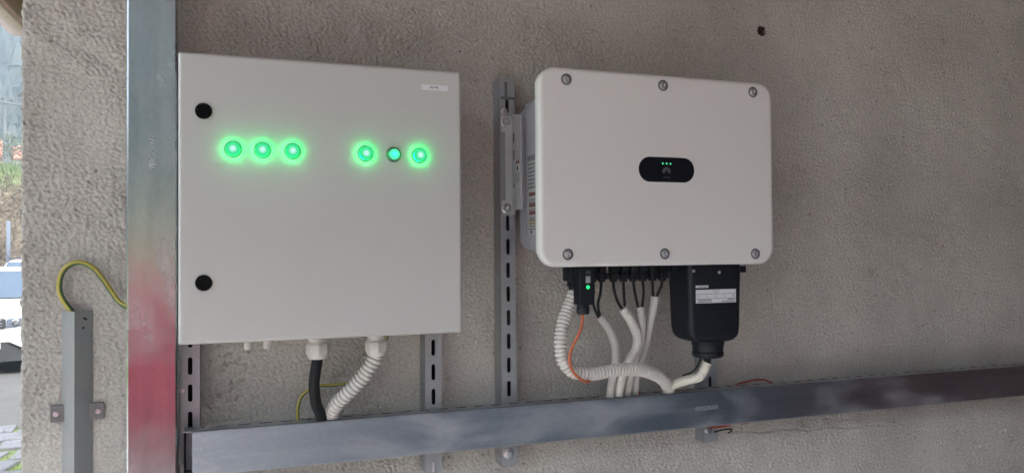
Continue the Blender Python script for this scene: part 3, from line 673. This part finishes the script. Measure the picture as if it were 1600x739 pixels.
# moulded terminal cover with gland
b = MB()
def acring(z, x0, x1, y0, y1, r):
    return rrect(x0, x1, y0, y1, r, 5, lambda a, c: (a, c, z))
b.loft([acring(1.7060,1.110,1.186,-.252,-.185,.012), acring(1.7075,1.098,1.197,-.258,-.179,.014), acring(1.7115,1.086,1.2075,-.2635,-.173,.015), acring(1.7190,1.0765,1.2150,-.2675,-.170,.015), acring(1.7290,1.0710,1.2190,-.2692,-.168,.015), acring(1.7450,1.0680,1.2205,-.2700,-.167,.015), acring(1.9062,1.0640,1.2250,-.2715,-.163,.015)])
tc = b.build('terminal_cover', M['navy'], iv)
b = MB(); b.box(1.196, 1.243, -.262, -.250, 1.884, 1.901, .002); b.build('lug', M['navy'], tc); b = MB(); b.box(1.050, 1.075, -.215, -.180, 1.886, 1.9065, .002); b.build('lug', M['navy'], tc)
b = MB(); b.plate(1.0835, 1.1205, 1.8475, 1.8535, .0006, [(0,-.2710),(0,-.2722)], 2); s1 = b.build('serial_sticker', M['white'], tc)
b = MB(); b.box(1.089, 1.118, -.2726, -.2722, 1.8498, 1.8512); b.build('print', M['ink_soft'], s1, smooth=0)
b = MB(); b.plate(1.0840, 1.2030, 1.8085, 1.8425, .0006, [(0,-.2708),(0,-.2722)], 2); s2 = b.build('terminal_sticker', M['white'], tc)
LY = -.2726
b = MB()
for z in (1.8313, 1.8198): b.box(1.0845, 1.2025, LY, LY+.0004, z-.0004, z+.0004)
b.build('rule', M['ink'], s2, smooth=0)
text_on_wall('print', 'AC OUTPUT', 1.1435, 1.8378, LY, .0032, M['ink'], s2, 'CENTER', width=.022)
text_on_wall('print', '3W+N+PE', 1.1415, 1.8335, LY, .0030, M['ink'], s2, 'CENTER', width=.014)
for x, tx in ((1.090,'L1'),(1.117,'L2'),(1.143,'L3'),(1.169,'N'),(1.195,'PE')): text_on_wall('print', tx, x, 1.8236, LY, .0042, M['ink'], s2, 'CENTER')
for x0, x1, z in ((1.088,1.130,1.8155),(1.088,1.130,1.8110),(1.178,1.200,1.8160),(1.160,1.200,1.8110)):
    b = MB(); b.box(x0, x1, LY, LY+.0004, z, z+.0022); b.build('print', M['ink_soft'], s2, smooth=0)
for x, z in ((1.1536,1.8860),(1.0785,1.8905)):
    b = MB(); b.lathe((x,-.2705,z), (0,-1,0), [(.0042,0),(.0042,.002),(.003,.0032),(.0016,.0032),(.0014,.0016)], 16); b.build('screw', M['bolt'], tc)
b = MB(); b.lathe((1.1500,-.222,1.709), (0,0,-1), [(.042,0),(.042,.012),(.0395,.0135),(.0395,.0270),(.0375,.030),(.0405,.031),(.0405,.040),(.034,.045),(.028,.045)], 36); b.build('gland', M['navy'], tc)

# plug-in data stick with a green light
dg = thing('data_stick', (.788, -.245, 1.79), 'black data stick with green light plugged in under the inverter', 'data stick')
b = MB(); b.plate(.7655, .8090, 1.8125, 1.9066, .005, [(0,-.228),(0,-.256),(.0015,-.2592),(.004,-.2600)], 4)
b.build('casing', M['navy'], dg)
b = MB(); b.lathe((.7835,-.2435,1.8160), (0,0,-1), [(.0165,0),(.0150,.004),(.0150,.009),(.0160,.010),(.0160,.021),(.0140,.026),(.0060,.0265)], 24); b.build('cap', M['black'], dg)
b = MB(); b.box(.8085, .8125, -.252, -.236, 1.838, 1.862, .001); b.build('side_clip', M['black'], dg)
b = MB(); b.plate(.7840, .7960, 1.8665, 1.8825, .0006, [(0,-.2598),(0,-.2604)], 2); b.build('sticker', M['greysticker'], dg)
petals('logo', .7905, -.2603, 1.8900, .0065, M['silver'], dg)
b = MB(); b.lathe((.7895,-.2598,1.8560), (0,-1,0), [(.0042,0),(.0042,.0008),(.0025,.0014),(.0004,.0016)], 16); b.build('status_light', M['led_d'], dg)

# wall bracket of the inverter on the long rail
bk = thing('inverter_bracket', (.66, -.06, 2.04), 'grey folded sheet bracket bolted to the long rail behind the inverter', 'bracket')
b = MB(); Y0, Y1 = -.0595, -.0565
b.plate(.6385, .6684, 2.2530, 2.2965, .004, [(0,Y1),(0,Y0)], 3)
b.plate(.6385, .6760, 2.0385, 2.0760, .004, [(0,Y1),(0,Y0)], 3)
b.box(.6500, .6684, Y0-.0004, Y1-.0004, 2.0740, 2.2550)
b.build('face_plate', M['bracket'], bk)
b = MB(); b.box(.6685, .6708, -.1280, -.0570, 2.0500, 2.2900, .0006); b.box(.6672, .6716, -.1300, -.1275, 2.0500, 2.2900, .0008); b.box(.6708, .690, -.1140, -.1120, 2.06, 2.28)
fl = b.build('side_flange', M['bracket'], bk)
for z0, z1 in ((2.225,2.250),(2.180,2.205),(2.108,2.118)):
    b = MB(); b.box(.6681, .6686, -.0765, -.0705, z0, z1); b.build('slot', M['hole'], bk, smooth=0)
b = MB(); b.box(.6680, .6685, -.1170, -.0900, 2.120, 2.180, .0002); w_ = b.build('warning_label', M['greysticker'], bk)
b = MB(); b.box(.6676, .6680, -.1150, -.0930, 2.146, 2.166); b.build('label_field', M['white'], w_, smooth=0)
b = MB(); b.box(.6672, .6676, -.1090, -.0990, 2.149, 2.162); b.build('print', M['ink'], w_, smooth=0)
b = MB(); b.box(.6676, .6680, -.1150, -.0930, 2.168, 2.174); b.build('print', M['ink_red'], w_, smooth=0)
for x, z in ((.6500,2.2810),(.6515,2.0560)): bolt(x, -.0595, z, .0095, bk, washer=1.35, hexa=False, h=.008)
b = MB(); b.box(.6710, 1.245, -.0735, -.058, 2.262, 2.300, .001); b.box(.6710, 1.245, -.0735, -.058, 2.060, 2.090, .001); b.build('cross_bar', M['bracket'], bk)
b = MB(); b.plate(1.2510, 1.2990, 2.0385, 2.2965, .004, [(0,-.0475),(0,-.0440)], 3); b.build('far_plate', M['bracket'], bk)

# ------------------------------------------------------------------ conduits, cables, wires
def run(name, pts, r, m, label, cat, group=None, part=None, **kw):
    b = MB(); b.tube(pts, r, **kw); o = b.build(name, m, None, smooth=70); return tag(o, label, cat, group)
run('corrugated_conduit', [(.2975,-.15,1.722),(.297,-.150,1.711),(.288,-.150,1.688),(.265,-.145,1.653),(.235,-.135,1.620),(.208,-.115,1.589),(.198,-.095,1.562),(.198,-.088,1.53)], .0178, M['pvc'], 'white corrugated conduit slanting from the cabinet gland into the long tray', 'conduit', n=20, corr=(.0102,.0050))
run('black_cable', [(.164,-.150,1.725),(.163,-.150,1.705),(.1595,-.150,1.680),(.156,-.145,1.645),(.161,-.130,1.601),(.172,-.110,1.571),(.186,-.085,1.530)], .0125, M['rubber'], 'thick black cable dropping from the left gland of the lamp cabinet', 'cable', n=18)
run('corrugated_conduit', [(.780,-.206,1.845),(.773,-.210,1.833),(.755,-.215,1.798),(.737,-.225,1.760),(.727,-.235,1.715),(.733,-.240,1.677),(.760,-.240,1.651),(.810,-.235,1.642),(.876,-.225,1.646),(.947,-.210,1.641),(1.014,-.180,1.621),(1.068,-.135,1.594),(1.108,-.092,1.562),(1.116,-.085,1.525)], .0166, M['pvc'], 'long white corrugated conduit looping under the inverter to the tray', 'conduit', n=20, corr=(.0097,.0048))
ac = run('bent_conduit', [(1.160,-.205,1.649),(1.156,-.200,1.634),(1.150,-.193,1.616),(1.144,-.186,1.606),(1.131,-.168,1.5985),(1.117,-.135,1.586),(1.109,-.105,1.569),(1.100,-.088,1.535)], .0128, M['cream'], 'short cream conduit with a kink below the black terminal cover', 'conduit', n=20, corr=(.0062,.0007), ends=False)
b = MB(); b.tube([(1.155,-.215,1.680),(1.158,-.208,1.655),(1.154,-.199,1.628),(1.146,-.190,1.612)], .0085, 12); tag(b.build('core_cable', M['rubber'], None, smooth=60), 'short black cable entering the mouth of the cream conduit', 'cable')
run('black_cable', [(1.128,-.222,1.668),(1.127,-.215,1.648),(1.118,-.200,1.625),(1.098,-.180,1.612)], .0022, M['rubber'], 'thin black wire beside the kink of the cream conduit', 'wire', n=8)
SG = 'white sleeves round the panel cables'
run('cable_sleeve', [(.858,-.180,1.777),(.868,-.179,1.767),(.890,-.175,1.739),(.907,-.170,1.699),(.916,-.155,1.660),(.926,-.120,1.616),(.930,-.085,1.535)], .0112, M['pvc_dull'], 'leftmost white sleeve under the inverter, starting lowest and bending right', 'sleeve', SG, n=16, corr=(.005,.0004))
run('cable_sleeve', [(.919,-.190,1.797),(.926,-.189,1.787),(.945,-.185,1.763),(.966,-.180,1.722),(.968,-.170,1.687),(.959,-.150,1.657),(.952,-.120,1.606),(.955,-.085,1.535)], .0125, M['pvc'], 'thickest white sleeve, bulging to the right before it passes behind the loop', 'sleeve', SG, n=16, corr=(.005,.0006))
run('cable_sleeve', [(.975,-.180,1.797),(.976,-.180,1.787),(.982,-.175,1.745),(.984,-.165,1.703),(.981,-.145,1.659),(.982,-.110,1.603),(.983,-.080,1.535)], .0110, M['pvc_dull'], 'white sleeve hanging nearly straight between the bulging one and the highest one', 'sleeve', SG, n=16, corr=(.005,.0004))
run('cable_sleeve', [(1.0185,-.180,1.823),(1.018,-.180,1.810),(1.014,-.170,1.769),(1.010,-.155,1.717),(1.008,-.130,1.664),(1.007,-.100,1.608),(1.007,-.080,1.535)], .0112, M['pvc_dull'], 'rightmost white sleeve, reaching highest and leaning left', 'sleeve', SG, n=16, corr=(.005,.0003))
PG = 'thin black panel cables under the inverter'
for pts, lb in (([(.831,-.199,1.868),(.834,-.185,1.835),(.845,-.178,1.800),(.859,-.179,1.768)], 'thin black cable passing behind the data stick into the leftmost sleeve'),
                ([(.8555,-.199,1.868),(.8555,-.192,1.835),(.853,-.183,1.806),(.862,-.179,1.766)], 'thin black cable right of the data stick entering the leftmost sleeve'),
                ([(.889,-.199,1.868),(.892,-.196,1.845),(.904,-.191,1.815),(.921,-.189,1.790)], 'bowed left cable of the pair entering the thickest sleeve'),
                ([(.917,-.199,1.868),(.919,-.197,1.84),(.924,-.191,1.812),(.927,-.189,1.788)], 'right cable of the pair entering the thickest sleeve'),
                ([(.945,-.199,1.868),(.951,-.195,1.84),(.962,-.186,1.812),(.972,-.180,1.785)], 'slanting left cable of the pair entering the straight sleeve'),
                ([(.9715,-.199,1.868),(.977,-.195,1.84),(.980,-.186,1.815),(.979,-.180,1.785)], 'upright right cable of the pair entering the straight sleeve'),
                ([(1.0008,-.199,1.868),(1.004,-.195,1.850),(1.010,-.186,1.832),(1.015,-.180,1.812)], 'short left cable of the pair entering the rightmost sleeve'),
                ([(1.0295,-.199,1.868),(1.029,-.195,1.850),(1.026,-.186,1.834),(1.022,-.180,1.812)], 'short right cable of the pair entering the rightmost sleeve')):
    run('panel_cable', pts, .0036, M['rubber'], lb, 'cable', PG, n=10)
run('orange_cable', [(.7825,-.2435,1.800),(.782,-.246,1.792),(.774,-.255,1.761),(.759,-.260,1.735),(.744,-.262,1.710),(.737,-.265,1.684),(.745,-.266,1.657),(.765,-.262,1.638),(.790,-.248,1.6265),(.815,-.222,1.628),(.850,-.185,1.632),(.905,-.150,1.632),(.965,-.115,1.612),(1.000,-.095,1.588),(1.030,-.085,1.54)], .0036, M['orange'], 'thin orange cable hanging from the data stick and curling under the white loop', 'cable', n=10)
run('earth_wire', [(-.3480,-.0105,1.785),(-.3510,-.0105,1.806),(-.3590,-.013,1.822),(-.373,-.016,1.846),(-.380,-.014,1.870),(-.375,-.014,1.903),(-.358,-.014,1.922),(-.337,-.014,1.926),(-.314,-.014,1.914),(-.295,-.016,1.890),(-.275,-.020,1.859),(-.258,-.030,1.836),(-.233,-.045,1.823),(-.215,-.05,1.822)], .0058, M['earth'], 'green and yellow earth wire arching out of the steel angle at the left', 'wire', n=12, uv=True)
run('earth_wire', [(.125,-.085,1.530),(.125,-.068,1.557),(.127,-.047,1.577),(.135,-.040,1.599),(.152,-.040,1.614),(.179,-.040,1.623),(.232,-.040,1.623),(.270,-.045,1.637),(.331,-.060,1.714),(.337,-.070,1.772)], .0038, M['earth'], 'green and yellow earth wire behind the thick black cable under the cabinet', 'wire', n=12, uv=True)
run('red_cord', [(1.245,-.085,1.4460),(1.258,-.088,1.4445),(1.293,-.090,1.4455),(1.320,-.088,1.450),(1.345,-.085,1.448),(1.371,-.082,1.446),(1.410,-.080,1.456)], .0042, M['redcord'], 'dull red cord sagging below the long tray beside the rail end', 'cord', n=10)
run('loose_wire', [(1.287,-.045,1.418),(1.317,-.040,1.420),(1.350,-.028,1.417),(1.364,-.022,1.412),(1.349,-.024,1.405)], .0022, M['rubber'], 'short black wire end sticking out beside the rail end under the tray', 'wire', n=8)
run('red_cord', [(1.345,-.075,1.546),(1.351,-.064,1.553),(1.388,-.057,1.557),(1.429,-.050,1.560),(1.459,-.055,1.557),(1.480,-.070,1.546)], .0028, M['redcord'], 'thin red cord showing on the upper edge of the long tray at the right', 'cord', n=8)

# ------------------------------------------------------------------ steel angle over the earthing conductor
an = thing('protective_angle', (-.346, 0, .3), 'grey steel angle standing ridge outward on the wall left of the upright tray', 'steel angle')
AT = 1.8185
outer = [(-.3765,-.002),(-.3470,-.0330),(-.3155,-.002)]; inner = [(-.3185,-.002),(-.3470,-.0290),(-.3735,-.002)]
b = MB(); ring = outer+inner
b.loft([[(x,y,z) for x, y in ring] for z in (.3, AT)]); b.build('angle_bar', M['angle'], an, smooth=0)
for x, y, z in ((-.3305,-.0173,1.802),(-.3275,-.0143,1.7995),(-.3320,-.0188,1.781)):
    b = MB(); b.lathe((x,y,z), (.72,-.70,0), [(.0022,-.0005),(.0022,.0008),(.001,.001)], 10); b.build('rivet', M['hole'], an)
for x0, x1, xs in ((-.3985,-.3660,-.3868),(-.3260,-.2925,-.3035)):
    b = MB(); b.plate(x0, x1, 1.5740, 1.6115, .002, [(0,-.001),(0,-.0072),(.0006,-.0080)], 2); hd = b.build('holder', M['holder'], an)
    b = MB(); b.lathe((xs,-.0078,1.5925), (0,-1,0), [(.0062,0),(.0062,.0016),(.0048,.0034),(.0024,.0036),(.0022,.0016)], 18); b.build('screw', M['bolt'], hd)

# ------------------------------------------------------------------ vehicles
def suv(loc, rz, paint, label):
    """front looks along -Y; origin on the ground under the middle"""
    root = bpy.data.objects.new('parked_car', None); COL.objects.link(root); tag(root, label, 'car', 'white cars parked beyond the wall'); ORG[root.name] = Vector((0,0,0))
    def sec(y, hw, z0, z1, zs, top):   # closed cross-section, symmetrical
        h = [(hw*.86,z0),(hw*.97,z0+.10),(hw,zs),(hw*.985,z1-.10),(hw*top,z1)]
        return [(x,y,z) for x, z in h]+[(-x,y,z) for x, z in h[::-1]]
    b = MB(); b.loft([sec(-2.13,.62,.44,.86,.62,.80), sec(-2.09,.78,.34,.93,.62,.86), sec(-1.95,.86,.30,.985,.62,.88), sec(-1.6,.895,.28,1.04,.64,.86), sec(-1.0,.90,.27,1.11,.66,.88), sec(-.78,.90,.27,1.13,.66,.90), sec(.9,.90,.27,1.12,.66,.90), sec(1.7,.89,.30,1.10,.66,.88), sec(2.05,.84,.36,1.02,.66,.88), sec(2.12,.76,.44,.92,.66,.9)])
    body = b.build('body', paint, root, smooth=40)
    b = MB()
    def cab(y, hw, z, tw):
        return [(hw,y,1.08),(hw*.97,y,1.12+(z-1.12)*.5),(tw,y,z-.05),(tw*.88,y,z),(-tw*.88,y,z),(-tw,y,z-.05),(-hw*.97,y,1.12+(z-1.12)*.5),(-hw,y,1.08)]
    b.loft([cab(-.92,.82,1.13,.78), cab(-.20,.80,1.60,.66), cab(.0,.80,1.655,.655), cab(.7,.80,1.67,.66), cab(1.5,.79,1.62,.65), cab(1.98,.77,1.16,.7)]); b.build('cabin', paint, root, smooth=40)
    b = MB(); b.add([(-.73,-.925,1.17),(.73,-.925,1.17),(.60,-.235,1.615),(-.60,-.235,1.615)], [(0,1,2,3)]); b.build('windscreen', M['carglass'], root, smooth=0)
    for s in (-1, 1):
        b = MB(); b.add([(s*.822,-.60,1.15),(s*.822,1.55,1.15),(s*.70,1.38,1.56),(s*.70,-.10,1.56)], [(0,1,2,3)]); b.build('side_window', M['carglass'], root, smooth=0)
        b = MB(); b.loft([[(s*.36,-2.115,.76),(s*.36,-2.115,.90),(s*.80,-2.02,.93),(s*.84,-1.90,.86),(s*.74,-2.06,.75)], [(s*.36,-2.165,.77),(s*.36,-2.16,.89),(s*.79,-2.075,.915),(s*.82,-1.96,.85),(s*.73,-2.11,.76)]]); hl = b.build('headlight', M['headlamp'], root, smooth=0)
        for dx in (.48, .64):
            q = MB(); q.lathe((s*dx,-2.135 if dx < .5 else -2.10,.835), (0,-1,0), [(.052,0),(.052,.03),(.04,.036),(.01,.03)], 16); q.build('reflector', M['chrome'], hl)
        b = MB(); b.lathe((s*.60,-2.075,.50), (0,-1,0), [(.07,0),(.07,.03),(.05,.035)], 16); b.build('fog_light', M['headlamp'], root)
        b = MB(); b.plate(min(s*.90,s*1.08), max(s*.90,s*1.08), 1.10, 1.24, .04, [(.02,-.58),(0,-.62),(0,-.68),(.02,-.71)], 4); b.build('mirror', paint, root)
        b = MB(); b.box(min(s*.56,s*.60), max(s*.56,s*.60), -.1, 1.4, 1.69, 1.725, .008); b.build('roof_rail', M['carplastic'], root)
        for y in (-1.32, 1.33):
            b = MB(); b.lathe((s*.68,y,.34), (s,0,0), [(.22,0),(.325,.01),(.34,.04),(.34,.18),(.325,.215),(.23,.22)], 28); ty = b.build('tyre', M['tyre'], root)
            b = MB(); b.lathe((s*.68,y,.34), (s,0,0), [(.23,.05),(.23,.20),(.19,.205),(.17,.16),(.06,.17),(.04,.20),(.01,.20)], 20); b.build('rim', M['chrome'], ty)
            b = MB(); b.lathe((s*.80,y,.36), (s,0,0), [(.40,0),(.405,.105),(.36,.115),(.36,.02)], 28, cap=False); b.build('arch_trim', M['carplastic'], root)
    b = MB(); b.plate(-.345, .345, .74, .90, .03, [(0,-2.10),(0,-2.150)], 4); gr_ = b.build('grille', M['carplastic'], root)
    for z in (.77, .815, .86):
        for k in range(5): q = MB(); q.box(-.30+k*.125, -.20+k*.125, -2.166, -2.150, z, z+.016, .003); q.build('grille_bar', M['chrome'], gr_)
    b = MB(); b.loft([[(x,y,z) for x, y in ((-.885,-1.75),(-.84,-1.98),(-.66,-2.12),(-.3,-2.17),(.3,-2.17),(.66,-2.12),(.84,-1.98),(.885,-1.75),(.6,-1.9),(-.6,-1.9))] for z in (.22,.26,.50,.53)]); b.build('lower_bumper', M['carplastic'], root)
    for s in (-1, 1):
        b = MB(); pts = [(.40,-2.172,.535),(.66,-2.128,.535),(.86,-1.985,.535),(.86,-1.985,.36),(.70,-2.105,.36),(.56,-2.145,.44)]
        b.loft([[(s*x,y,z) for x, y, z in pts], [(s*x,y-.022,z) for x, y, z in pts]]); b.build('bumper_corner', paint, root, smooth=0)
    b = MB(); b.plate(-.28, .28, .42, .52, .01, [(0,-2.17),(0,-2.185)], 3); b.build('number_plate', M['white'], root)
    root.location = loc; root.rotation_euler = (0,0,rz)
    return root
suv((-4.10, 14.35, 0), R(6), M['paint_white'], 'white car facing the wall end, its headlight just showing at the left edge')
suv((-4.70, 19.75, .10), R(4), M['paint_white'], 'white car parked further back, only its curved roof showing over the nearer car')

# red car standing side-on in the yard behind the viewer; it shows as the red band in the steel
rc = suv((-.55, -6.3, 0), R(90), M['red'], 'red car in the yard, seen only as the red reflection in the upright tray')
rc['group'] = 'cars in the yard'

# ------------------------------------------------------------------ far things
up_ = Vector((-20.39, 79.54, 0)); pz0 = hgt(up_.x, up_.y)
pl = thing('utility_pole', (up_.x, up_.y, pz0), 'pale utility pole with sloping crossarm standing before the wooded hill', 'pole')
b = MB(); b.lathe((up_.x,up_.y,pz0-1), (0,0,1), [(.17,0),(.13,7.1)], 12); b.build('mast', M['pole'], pl)
b = MB(); b.tube([(up_.x-.9,up_.y-.2,pz0+5.75),(up_.x+2.2,up_.y-.2,pz0+5.30)], .09, 8, 1.0); b.build('crossarm', M['pole'], pl)
b = MB(); b.tube([(up_.x,up_.y-.15,pz0+4.2),(up_.x+1.15,up_.y-.15,pz0+5.4)], .06, 8, 1.0); b.build('brace', M['pole'], pl)
b = MB(); b.tube([(up_.x-1.2,up_.y-.15,pz0+2.0),(up_.x+.35,up_.y-.15,pz0+2.25)], .06, 8, 1.0); b.build('lower_arm', M['pole'], pl)
for dx in (-.2, .5, 2.0):
    b = MB(); z = pz0+5.68-.145*(dx+.5); b.lathe((up_.x+dx,up_.y,z), (0,0,1), [(.07,0),(.12,.15),(.07,.2),(.12,.35),(.05,.45)], 8); b.build('insulator', M['carplastic'], pl)
for i, (dx, dz) in enumerate(((-.2,6.1),(.5,6.0),(2.0,5.78))):
    z = pz0+dz; run('power_line', [(up_.x+dx-22,up_.y+8,z+1.2),(up_.x+dx-10,up_.y+4,z+.15),(up_.x+dx,up_.y,z),(up_.x+dx+14,up_.y-5,z-.3),(up_.x+dx+30,up_.y-12,z+1.0)], .03, M['pole'], ('power line on the outer left insulator of the pole','power line on the middle insulator of the pole','power line on the right-hand insulator of the pole')[i], 'power line', 'power lines of the utility pole', n=6, step=2.0)
p2 = Vector((-21.1, 83.5, 0)); z2 = hgt(p2.x, p2.y)
b = MB(); b.lathe((p2.x,p2.y,z2-1), (0,0,1), [(.26,0),(.2,4.2)], 10); tag(b.build('short_pole', M['pole'], None), 'short thicker pole just right of the utility pole', 'pole')
def house(x, y, w, d, h, rz, label):
    z = hgt(x, y); t = bpy.data.objects.new('house', None); COL.objects.link(t); ORG[t.name] = Vector((0,0,0)); tag(t, label, 'house', 'houses at the foot of the hill')
    b = MB(); b.box(-w/2, w/2, -d/2, d/2, -1, h); b.build('wall', M['housewall'], t, smooth=0)
    b = MB(); b.loft([[(-w/2-.3,yy,h),(w/2+.3,yy,h),(w/2+.3,yy,h+.12),(0,yy,h+w*.34),(-w/2-.3,yy,h+.12)] for yy in (-d/2-.3, d/2+.3)]); rf_ = b.build('roof', M['houseroof'], t, smooth=0)
    b = MB(); b.box(w*.2, w*.2+.5, -.3, .3, h+.5, h+w*.34+.5); b.build('chimney', M['houseroof'], rf_, smooth=0)
    for k in (-1, 1):
        b = MB(); b.box(k*w*.22-.45, k*w*.22+.45, -d/2-.05, -d/2+.05, h*.45, h*.8); b.build('window', M['carglass'], t, smooth=0)
    t.location = (x, y, z-2.2); t.rotation_euler = (0,0,rz)
house(-26.5, 92, 6, 7, 2.6, R(70), 'low house with red roof left of the pole foot')
house(-19.7, 90, 5, 4, 2.5, R(80), 'small house with orange-red roof right of the pole foot')
house(-14.5, 95, 6, 7, 2.6, R(60), 'house with red roof partly behind the wall end')
ps = Vector((-6.1, 22.8, 0))
b = MB(); zp = hgt(ps.x, ps.y); b.box(ps.x-.045, ps.x+.045, ps.y-.045, ps.y+.045, zp-.4, 2.82, .006); tag(b.build('fence_post', M['postwood'], None), 'blue-grey post standing on the bank behind the white cars', 'post')
def shrub(x, y, h, r, label):
    z = hgt(x, y); t = thing('shrub', (x, y, z), label, 'shrub', 'shrubs by the meadow')
    b = MB(); b.tube([(x,y,z-.2),(x+.05,y,z+h*.4),(x-.05,y+.1,z+h*.7)], .05, 7, .4)
    for k in range(5):
        a = random.uniform(0,6.28); b.tube([(x,y,z+h*.25),(x+r*.4*math.cos(a),y+r*.4*math.sin(a),z+h*.6)], .025, 5, .4)
    b.build('stem', M['bark'], t)
    b = MB(); vs = []; fs = []
    for _ in range(700):
        v = Vector((random.gauss(0,1), random.gauss(0,1), random.gauss(0,1))).normalized()*random.random()**.4; p = Vector((x+v.x*r, y+v.y*r, z+h*.6+v.z*h*.42)); s_ = random.uniform(.05,.13)
        u = Vector((random.gauss(0,1),random.gauss(0,1),random.gauss(0,1))).normalized(); w_ = u.orthogonal().normalized(); k = len(vs)
        vs += [p-u*s_, p+w_*s_*.5, p+u*s_, p-w_*s_*.5]; fs.append((k,k+1,k+2,k+3))
    b.add(vs, fs); b.build('foliage', M['leaf'], t, smooth=0)
shrub(-17.5, 70, 2.6, 1.4, 'green shrub at the upper edge of the meadow near the pole')
shrub(-20.4, 73, 2.2, 1.2, 'small round shrub at the meadow edge far left')
shrub(-9.0, 62, 2.4, 1.5, 'bushy shrub on the meadow beside the wall end')

# ------------------------------------------------------------------ haze in the valley air
hz = MB(); hz.box(-950, 950, -950, 950, -1.2, 190)
hm = bpy.data.materials.new('haze'); hm.use_nodes = True; t = hm.node_tree; t.nodes.remove(t.nodes['Principled BSDF'])
pv_ = t.nodes.new('ShaderNodeVolumePrincipled'); pv_.inputs['Color'].default_value = (.70,.85,1.0,1); pv_.inputs['Density'].default_value = .0017; pv_.inputs['Anisotropy'].default_value = .0
t.links.new(pv_.outputs[0], t.nodes['Material Output'].inputs['Volume'])
tag(hz.build('haze', hm, None, smooth=0), 'pale blue haze hanging in the valley', 'haze', kind='stuff')
